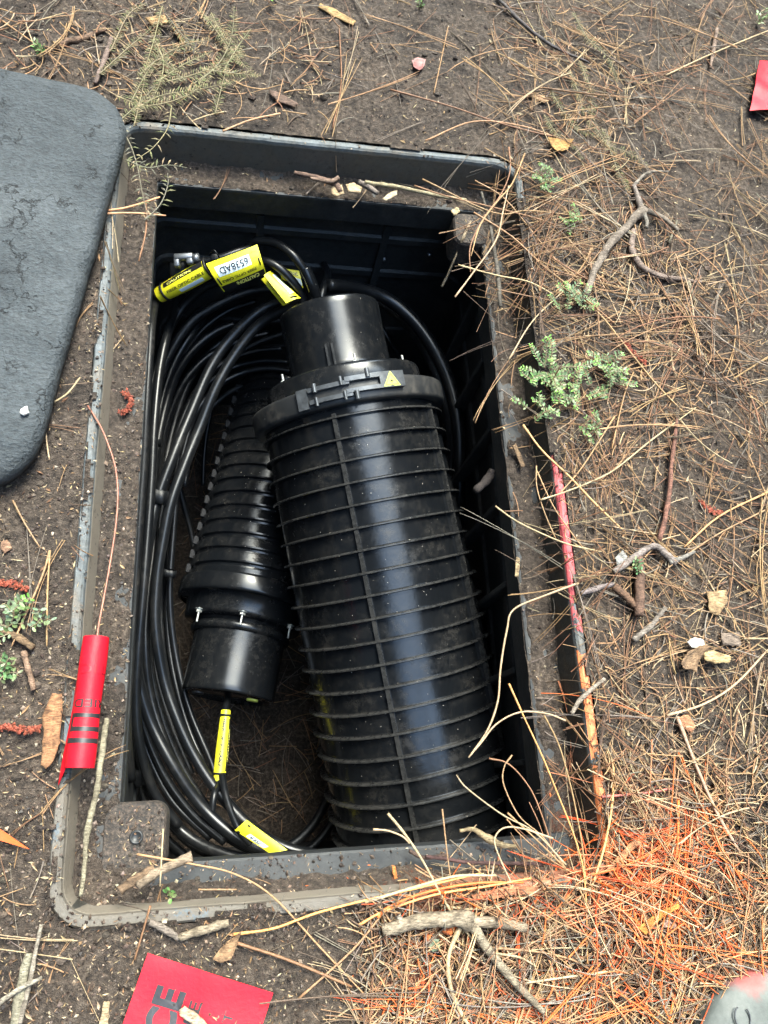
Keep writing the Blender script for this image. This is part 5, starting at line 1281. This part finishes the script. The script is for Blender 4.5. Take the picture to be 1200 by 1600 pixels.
stick([(752, 300), (764, 345), (775, 410), (782, 480)], (2.5, 3, 4, 4), 'thin dark grey twig lying down the top right ledge', (.14, .125, .115), .006)
stick([(690, 448), (702, 425), (712, 400)], (2, 3, 2), 'dried weed stalk hanging on the far right wall of the pit', (.40, .33, .22), -.13, knobs=False)
stick([(742, 768), (765, 745), (768, 735)], (7, 8, 7), 'root end sticking from the right wall of the pit', (.05, .04, .035), -.10)
stick([(718, 1298), (740, 1296), (762, 1309), (782, 1320), (805, 1323)], (2.5, 3.5, 6, 4.5, 3), 'withered sprout curling over the near ledge into the hole', (.42, .34, .20), -.035)
stick([(640, 1330), (665, 1340), (700, 1335)], (3, 3, 2.5), 'thin dark rootlet on the near ledge', DKB, -.035)
stick([(665, 1338), (740, 1347), (850, 1350)], (2.5, 3, 3), 'dark purple brown stem lying along the near right ledge', (.12, .06, .06), -.020)
stick([(893, 1115), (910, 1090), (945, 1060)], (3.5, 4, 3), 'short grey stick on the right rim at the orange paint', (.38, .34, .30), .010)

# ------------------------------------------------------------------ chips, bark, leaves
GC = 'wood and bark pieces on the ground'
def flake(poly, z, label, col, th=.002, name='wood_chip', cat='wood chip', curl=.0, m=None, tilt=0):
    """an irregular flat piece with its own thickness; poly in photo pixels"""
    col = tuple(x*.60 for x in col); pts = [P(u, v, z) for u, v in poly]; c = sum(pts, Vector())/len(pts)
    out = []
    K = 6; th *= .6
    for i in range(len(pts)):
        a, b = pts[i], pts[(i+1) % len(pts)]
        for j in range(K):
            q = a.lerp(b, j/K); d = (q-c); out.append(q+d.normalized()*(.0016*nv(q.x, q.y, 170, 3)+.0008*nv(q.x, q.y, 600, 3)))
    n = len(out); s0 = surf(c.x, c.y)
    zc = z if s0 is None else max(z, s0+.001)
    def lay(k, dz):
        r_ = []
        for q in out:
            d = q-c; L2 = d.length*k; p = c+d*k; r_.append(Vector((p.x, p.y, zc+dz+curl*(L2*L2)*40+tilt*(p.x-c.x)+.0006*nv(p.x, p.y, 300, 4))))
        return r_
    rows = [lay(.97, 0), lay(1, th*.5), lay(.96, th), lay(.62, th*1.15), lay(.28, th*1.05)]
    v = [p for r_ in rows for p in r_]; f = []
    for a in range(4):
        for i in range(n): f.append((a*n+i, a*n+(i+1) % n, (a+1)*n+(i+1) % n, (a+1)*n+i))
    v += [Vector((c.x, c.y, zc+th))]; f += [(4*n+i, 4*n+(i+1) % n, 5*n) for i in range(n)]; f.append(tuple(range(n-1, -1, -1)))
    mb = MB(); mb.add(v, f, col)
    return tag(mb.build(name, m or M_BARK), label, cat, GC if cat in ('wood chip', 'bark') else None)
flake([(82, 1083), (98, 1084), (98, 1110), (94, 1160), (84, 1190), (72, 1203), (64, 1196), (68, 1150), (66, 1118)], .012, 'long orange brown piece of bark left of the rolled flag', (.46, .24, .12), .004, 'bark_piece', 'bark')
flake([(228, 30), (258, 25), (264, 38), (238, 42)], .010, 'squarish tan wood chip at the upper left', (.50, .32, .15), .005)
flake([(500, 6), (520, 14), (556, 34), (552, 41), (520, 26), (497, 12)], .008, 'long yellow splinter of wood at top centre', (.56, .38, .17), .003)
flake([(270, 30), (278, 40), (292, 70), (286, 72), (268, 44)], .010, 'narrow tan splinter near the squarish chip', (.46, .28, .13), .003)
flake([(540, 289), (552, 286), (566, 294), (563, 302), (544, 300)], -.030, 'pale wood chip, left of two on the far ledge', (.62, .48, .30), .003)
flake([(518, 292), (534, 290), (538, 303), (526, 308), (517, 303)], -.032, 'pale split wood chip by the stick heap on the far ledge', (.58, .44, .27), .003)
flake([(597, 311), (610, 301), (621, 297), (620, 305), (604, 314)], -.030, 'pale wedge shaped chip at the edge of the far ledge', (.66, .55, .38), .002)
flake([(704, 330), (714, 324), (719, 332), (708, 338)], -.025, 'small pale square chip by the top right tab', (.62, .50, .30), .003)
flake([(420, 140), (440, 148), (466, 163), (460, 168), (436, 160), (424, 150)], .006, 'dark brown curled bark strip on the soil beyond the far rim', (.20, .13, .10), .003, 'bark_piece', 'bark')
flake([(642, 98), (652, 94), (664, 98), (662, 108), (654, 116), (644, 108)], .005, 'dull red fallen leaf on the bare soil at top', (.30, .10, .09), .001, 'fallen_leaf', 'leaf', .4, M_LEAF)
flake([(852, 222), (870, 218), (892, 226), (884, 238), (866, 242)], .008, 'yellow brown papery leaf at the end of a needle, upper right', (.62, .36, .12), .001, 'fallen_leaf', 'leaf', .5)
flake([(821, 141), (840, 146), (858, 158), (850, 161), (828, 152)], .010, 'tan folded scale on the needles, upper right', (.50, .32, .18), .002)
flake([(1097, 1020), (1112, 1016), (1142, 1026), (1138, 1036), (1116, 1037), (1100, 1032)], .012, 'cream coloured wood chip beside the white fragment', (.62, .46, .24), .004)
flake([(1072, 1020), (1088, 1010), (1100, 1012), (1092, 1030), (1084, 1052), (1078, 1048), (1060, 1046), (1058, 1038)], .012, 'curled brown seed pod below the white fragment', (.34, .22, .13), .004, 'seed_pod', 'seed pod', .5)
flake([(1074, 1003), (1084, 996), (1098, 1000), (1101, 1008), (1090, 1014), (1080, 1012)], .014, 'bright white shell like fragment right of the vault', (.70, .78, .82), .004, 'shell_fragment', 'fragment', -.3, M_WHITE)
flake([(960, 872), (972, 860), (980, 870), (974, 886), (964, 884)], .008, 'grey and white speckled scrap beside the silvery stick', (.42, .43, .43), .002, 'scrap', 'scrap')
flake([(1104, 925), (1134, 922), (1136, 940), (1122, 962), (1108, 958)], .008, 'large tan shred of bark at the right', (.52, .36, .20), .003, 'bark_piece', 'bark')
flake([(1125, 990), (1155, 988), (1158, 1010), (1128, 1008)], .008, 'grey brown flat bark flake at the right edge', (.28, .22, .18), .003, 'bark_piece', 'bark')
flake([(364, 1465), (378, 1452), (362, 1500), (345, 1504), (332, 1498), (345, 1480)], .010, 'brown crumpled leaf above the red flag', (.40, .25, .14), .002, 'fallen_leaf', 'leaf', .4)
flake([(280, 1577), (288, 1571), (303, 1580), (318, 1592), (335, 1612), (318, 1618), (300, 1600), (282, 1586)], .016, 'pale splintered wood piece lying on the red flag', (.62, .50, .36), .005)
flake([(162, 1563), (172, 1565), (170, 1600), (176, 1622), (150, 1622), (158, 1590)], .010, 'pale upright splinter left of the red flag', (.60, .47, .30), .004)
flake([(735, 1398), (790, 1385), (850, 1384), (845, 1396), (790, 1400), (740, 1412)], .010, 'flat strip of wood sprayed pale orange below the near rim', (.60, .24, .12), .003)
flake([(690, 1440), (708, 1438), (716, 1450), (704, 1462), (690, 1456)], .006, 'small chip sprayed orange beneath the forked branch', (.75, .20, .05), .003)
flake([(670, 1466), (686, 1466), (688, 1482), (676, 1488), (668, 1478)], .006, 'small dull green leaf beside the orange chips', (.15, .20, .12), .001, 'fallen_leaf', 'leaf', .4, M_LEAF)
flake([(663, 1461), (674, 1461), (672, 1473), (662, 1472)], .006, 'tiny round flake sprayed orange left of the green leaf', (.75, .22, .07), .002)
flake([(945, 1360), (985, 1315), (1006, 1302), (1010, 1310), (985, 1330), (955, 1368)], .012, 'long chip with orange paint right of the near corner', (.62, .28, .13), .003)
flake([(1072, 1318), (1082, 1312), (1085, 1325), (1080, 1338), (1074, 1334)], .010, 'small oval chip sprayed orange', (.68, .27, .12), .002)
flake([(1060, 1120), (1075, 1116), (1086, 1134), (1080, 1144), (1066, 1138)], .008, 'frayed chip tinted orange at right', (.60, .28, .15), .003)
flake([(1034, 1440), (1042, 1438), (1056, 1443), (1054, 1451), (1036, 1449)], .012, 'pair of small pinkish flakes in the lower litter', (.58, .36, .28), .002)
flake([(1010, 1455), (1008, 1462), (995, 1450), (1028, 1425), (1060, 1410), (1064, 1416), (1040, 1430)], .014, 'bent blade sprayed bright orange in the lower litter', (.78, .33, .07), .002)
flake([(431, 1335+12), (434, 1346), (440, 1371), (434, 1372)], -.030, 'thin orange splinter standing in the dirt of the near ledge', (.75, .28, .08), .002) if False else None
flake([(612, 1352), (618, 1353), (622, 1374), (616, 1376)], -.040, 'thin orange splinter in the dirt of the near ledge', (.75, .28, .08), .002)
flake([(806, 870), (812, 872), (810, 902), (804, 900)], -.040, 'small pale splinter on the right ledge', (.50, .38, .22), .002)
flake([(800, 696), (806, 694), (820, 728), (814, 732)], -.038, 'brown splinter on the right ledge below the plant', (.30, .20, .12), .003)
flake([(34, 640), (44, 636), (46, 646), (38, 650), (33, 646)], .046, 'small white crumb lying on the vault lid', (.75, .72, .62), .006, 'crumb', 'crumb', 0, M_WHITE)
flake([(2, 846), (12, 842), (18, 856), (8, 866), (1, 858)], .006, 'small pinkish tan bark chip at the left edge', (.50, .30, .20), .003)
flake([(205, 1262+2), (212, 1266), (209, 1278), (204, 1276)], -.045, 'tiny pale chip at the top of the near tab', (.42, .33, .24), .003) if False else None
# red catkins
def catkin(pts, z, label):
    c = catmull([P(u, v, z) for u, v in pts], 8); mb = MB()
    for i, q in enumerate(c):
        s = surf(q.x, q.y); zq = z if s is None else max(z, s+.002)
        for k in range(4):
            r = .0022; d = Vector((random.gauss(0, .0016), random.gauss(0, .0016), abs(random.gauss(0, .0012)))); Rz = Matrix.Rotation(random.uniform(0, 6), 3, 'Z')
            mb.add([Vector((q.x, q.y, zq))+d+Rz @ Vector((w_.x*1.3, w_.y*.8, w_.z*.7))*r*random.uniform(.6, 1.1) for w_ in OCV], OCF, jit((.24, .06, .035), .35), False)
    tag(mb.build('catkin', M_DRY), label, 'catkin', 'dry red catkins')
catkin([(194, 613), (203, 622), (203, 634), (196, 643), (190, 645)], -.045, 'curled dry red catkin on the left ledge')
catkin([(0, 1138), (20, 1136), (42, 1142), (60, 1136)], .006, 'long dark red catkin at the left edge beside the bark')
catkin([(0, 912), (18, 912), (42, 920)], .006, 'short red catkin at the left edge under the lid')
catkin([(975, 535), (990, 552), (1008, 568)], .008, 'red catkin in the needles right of the green plant')
catkin([(1095, 785), (1110, 797), (1128, 802)], .006, 'dark red catkin near the right edge')

# ------------------------------------------------------------------ dry fronds
GF = 'dry feathery conifer fronds'
def frond(pts, ll, label, col=(.20, .17, .085), z=.010, gap=.0042, wv=.0011, hang=None):
    """a thin stem with two ranks of flat leaflets"""
    c = catmull([P(u, v, z) for u, v in pts], 10)
    for q in c:
        s = surf(q.x, q.y)
        if s is not None: q.z = max(q.z, s+.004)
    root = empty('conifer_frond', c[0], label, 'frond', GF)
    mb = MB(); mb.add(*tube(c, resample_r((.0010, .0008, .0004), len(c)), 5), jit(tuple(k*.8 for k in col), .1)); put(mb.build('stem', M_DRY), root)
    L_ = sum((c[i+1]-c[i]).length for i in range(len(c)-1)); n = int(L_/gap); mb = MB()
    ds = [0]
    for i in range(len(c)-1): ds.append(ds[-1]+(c[i+1]-c[i]).length)
    for k in range(n):
        d = (k+.5)*gap; i = max(0, min(len(c)-2, int(np.searchsorted(ds, d))-1)); t = (d-ds[i])/max(1e-6, ds[i+1]-ds[i]); q = c[i].lerp(c[i+1], t); tg = (c[i+1]-c[i]).normalized()
        sd = Vector((-tg.y, tg.x, 0)); fade = math.sin(PI*min(1, .12+.85*d/L_))**.6
        for s_ in (-1, 1):
            if random.random() < (.10 if gap < .005 else .38): continue
            ln = ll*fade*random.uniform(.7, 1.15); dr = (tg*random.uniform(.35, .75)+sd*s_+Vector((0, 0, random.uniform(-.12, .35)))).normalized(); w_ = dr.cross(Vector((0, 0, 1))).normalized()*wv*random.uniform(.7, 1.2)
            tip = q+dr*ln+Vector((0, 0, -ln*.15)); md = q+dr*ln*.45+Vector((0, 0, ln*.06))
            cc = jit(random.choice((col, tuple(x*.7 for x in col), (.24, .19, .11), (.13, .14, .06))), .2)
            th_ = Vector((0, 0, .0003))
            mb.add([q, md+w_/2, tip, md-w_/2, md+th_*2], [(0, 1, 4), (1, 2, 4), (2, 3, 4), (3, 0, 4)], cc, False)
    put(mb.build('leaflets', M_DRY), root); return root
OL = (.21, .185, .10)
fr = [
 ([(205, 175), (250, 150), (310, 140), (372, 125)], .011, 'olive frond lying level at the upper left, uppermost of the pile by the lid'),
 ([(180, 150), (230, 165), (290, 150), (330, 120)], .012, 'olive frond curving beside the lid corner'),
 ([(215, 120), (250, 90), (290, 70), (330, 62)], .012, 'olive frond rising toward the top in the upper left pile'),
 ([(310, 130), (345, 95), (362, 55), (366, 10)], .011, 'olive frond running up to the top edge'),
 ([(240, 60), (255, 95), (250, 130), (235, 160)], .010, 'brownish frond standing across the upper left pile'),
 ([(330, 20), (350, 60), (380, 100), (402, 122)], .010, 'frond slanting right at the end of the upper left pile'),
 ([(190, 200), (205, 230), (215, 262), (222, 300), (232, 345)], .012, 'grey green sprig hanging over the far left corner of the rim'),
 ([(268, 165), (262, 200), (240, 230), (212, 250)], .012, 'sprig with its stem arched over the far rim corner'),
 ([(196, 250), (230, 262), (262, 258), (292, 262)], .012, 'pale leafy sprig lying on the far left ledge'),
 ([(225, 345), (250, 320), (262, 290), (262, 270)], .010, 'curved pale sprig at the far left corner of the hole'),
 ([(860, 140), (880, 175), (900, 200), (935, 215)], .009, 'brown frond in the middle of the upper right litter'),
 ([(850, 180), (875, 215), (895, 225), (912, 250)], .009, 'drooping frond above the green ground cover'),
 ([(905, 95), (920, 130), (925, 175), (918, 205)], .009, 'dark comb like frond in the upper right litter'),
 ([(890, 110), (905, 150), (912, 180)], .008, 'short comb like frond beside the dark one'),
 ([(925, 190), (950, 225), (985, 240), (1015, 262)], .010, 'frond pointing down right toward the gnarled branch'),
 ([(940, 200), (955, 240), (965, 265), (985, 300)], .010, 'frond ending at the knuckle of the gnarled branch'),
 ([(895, 20), (918, 60), (950, 90), (965, 130)], .009, 'loose brown frond near the top right'),
]
random.seed(21)
FD = ['loose olive frond %s in the upper left pile' % q for q in ('lowest by the lid corner', 'right under the wood splinter', 'at the right fringe', 'topmost at the right', 'crossing the middle', 'leaning on the brown stick',
      'lying under the level one', 'next to the grey brown stick', 'between the two chips', 'above the arched sprig', 'at the left fringe', 'straddling the brown frond', 'along the lower fringe', 'near the squarish chip', 'pointing to the far rim', 'highest toward the top edge')]
for k in range(16):
    u, v = random.uniform(195, 385), random.uniform(30, 165); a = random.gauss(-.5, .7); q = random.uniform(35, 60)
    fr.append(([(u-q*math.cos(a), v-q*math.sin(a)), (u, v+random.gauss(0, 6)), (u+q*math.cos(a), v+q*math.sin(a))], .009, FD[k]))
for pts, ll, lb in fr:
    frond(pts, ll*1.25, lb, OL if 'pale' not in lb and 'grey' not in lb else (.14, .135, .095), .014, wv=.0024 if 'sprig' in lb else .0017, gap=.0075 if 'sprig' in lb else .0036)

# ------------------------------------------------------------------ green plants
GP = 'small green ground cover plants'
def plant(u, v, spread, nst, label, leaf=.006, col=(.085, .165, .060), z=.006, seed=1, tips=(.13, .30, .05), dirs=None):
    leaf *= .74; nst = int(nst*1.0); spread *= 1.15; rs = random.Random(seed); p0 = P(u, v, z); root = empty('ground_cover_plant', p0, label, 'plant', GP); k = scale_at(z); R_ = spread*k
    st = MB(); lf = MB()
    for i in range(nst):
        a = rs.uniform(0, 2*PI) if not dirs else math.radians(rs.uniform(*dirs)); L_ = R_*rs.uniform(.5, 1.15); b0 = p0+Vector((rs.gauss(0, R_*.28), rs.gauss(0, R_*.28), 0)); pts = []; q = b0.copy(); n = 7
        up0 = rs.uniform(.004, .020)
        for j in range(n):
            pts.append(q+Vector((0, 0, up0*math.sin(PI*.5*j/(n-1))+.003))); a += rs.gauss(0, .22); q = q+Vector((math.cos(a), math.sin(a), 0))*L_/n
        c = catmull(pts, 3); st.add(*tube(c, resample_r((.0008, .0004), len(c)), 5), jit((.20, .16, .10), .15))
        m = max(3, int(L_/(leaf*.62)))
        for j in range(m):
            t = (j+.6)/m*(len(c)-1); i0 = min(len(c)-2, int(t)); q_ = c[i0].lerp(c[i0+1], t-i0); tg = (c[i0+1]-c[i0]).normalized(); sd = Vector((-tg.y, tg.x, 0)).normalized()
            tip = j > m*.78
            for s_ in (-1, 1):
                ln = leaf*rs.uniform(.7, 1.15)*(.8 if tip else 1); dr = (tg*rs.uniform(.15, .8)+sd*s_+Vector((0, 0, rs.uniform(-.1, .6)))).normalized(); wd = ln*.46; w_ = dr.cross(Vector((rs.gauss(0, .25), rs.gauss(0, .25), 1))).normalized(); nn2 = w_.cross(dr)
                base = q_+dr*ln*.08
                P_ = [base, base+dr*ln*.3+w_*wd*.42, base+dr*ln*.62+w_*wd*.48, base+dr*ln*.9+w_*wd*.26, base+dr*ln, base+dr*ln*.9-w_*wd*.26, base+dr*ln*.62-w_*wd*.48, base+dr*ln*.3-w_*wd*.42, base+dr*ln*.5-nn2*ln*.06]
                cc = jit(tips if tip else rs.choice((col, tuple(x*.75 for x in col), (.11, .17, .06), (.15, .19, .09))), .3)
                lf.add(P_, [(x, (x+1) % 8, 8) for x in range(8)], cc)
    put(st.build('stems', M_LEAF), root); put(lf.build('leaves', M_LEAF), root); return root
plant(866, 590, 60, 26, 'bushy grey green ground cover plant spilling onto the right rim', .0085, seed=3)
plant(845, 640, 34, 8, 'lower shoot of green ground cover hanging over the right rim', .0075, seed=4)
plant(850, 285, 36, 12, 'bright green ground cover sprig right of the far rim corner', .0065, (.09, .20, .07), seed=5)
plant(892, 350, 34, 9, 'thin green ground cover sprig among needles above the gnarled branch', .0065, (.11, .20, .07), seed=6)
plant(950, 575, 36, 12, 'rounder leaved green sprig right of the bushy plant', .0085, (.12, .19, .10), seed=7)
plant(940, 600, 40, 10, 'straggling green stems between the bushy plant and the red catkin', .0075, seed=8)
plant(895, 480, 46, 9, 'sparse green sprig above the bushy plant', .0075, (.12, .20, .10), seed=9)
plant(925, 680, 30, 8, 'small grey green sprig below the bushy plant', .0070, seed=10)
plant(990, 895, 12, 4, 'tiny green seedling beside the cone stalk', .0080, (.09, .20, .09), seed=11)
plant(20, 975, 34, 9, 'pale green leafy plant at the left edge above the brown twig', .0110, (.17, .24, .14), seed=12)
plant(14, 1045, 22, 7, 'green sprig at the left edge below the brown twig', .0095, (.10, .21, .08), seed=13)
plant(65, 970, 16, 4, 'small grey green sprig right of the pale plant at left', .0095, (.14, .20, .13), seed=14)
plant(655, 15, 12, 6, 'tiny bright green tuft at the top centre', .0065, (.14, .30, .06), seed=15)
plant(425, 4, 10, 4, 'bright green leaf tuft cut by the top edge', .0090, (.16, .34, .05), seed=16)
plant(65, 85, 12, 4, 'small green blades beside the lid at upper left', .0110, (.11, .25, .07), seed=17)
plant(262, 1398, 9, 3, 'tiny two leaved seedling on the near ledge', .0090, (.12, .28, .08), z=-.045, seed=18)
plant(1185, 40, 18, 5, 'grassy green tuft at the upper right edge', .0100, (.13, .20, .08), seed=19)
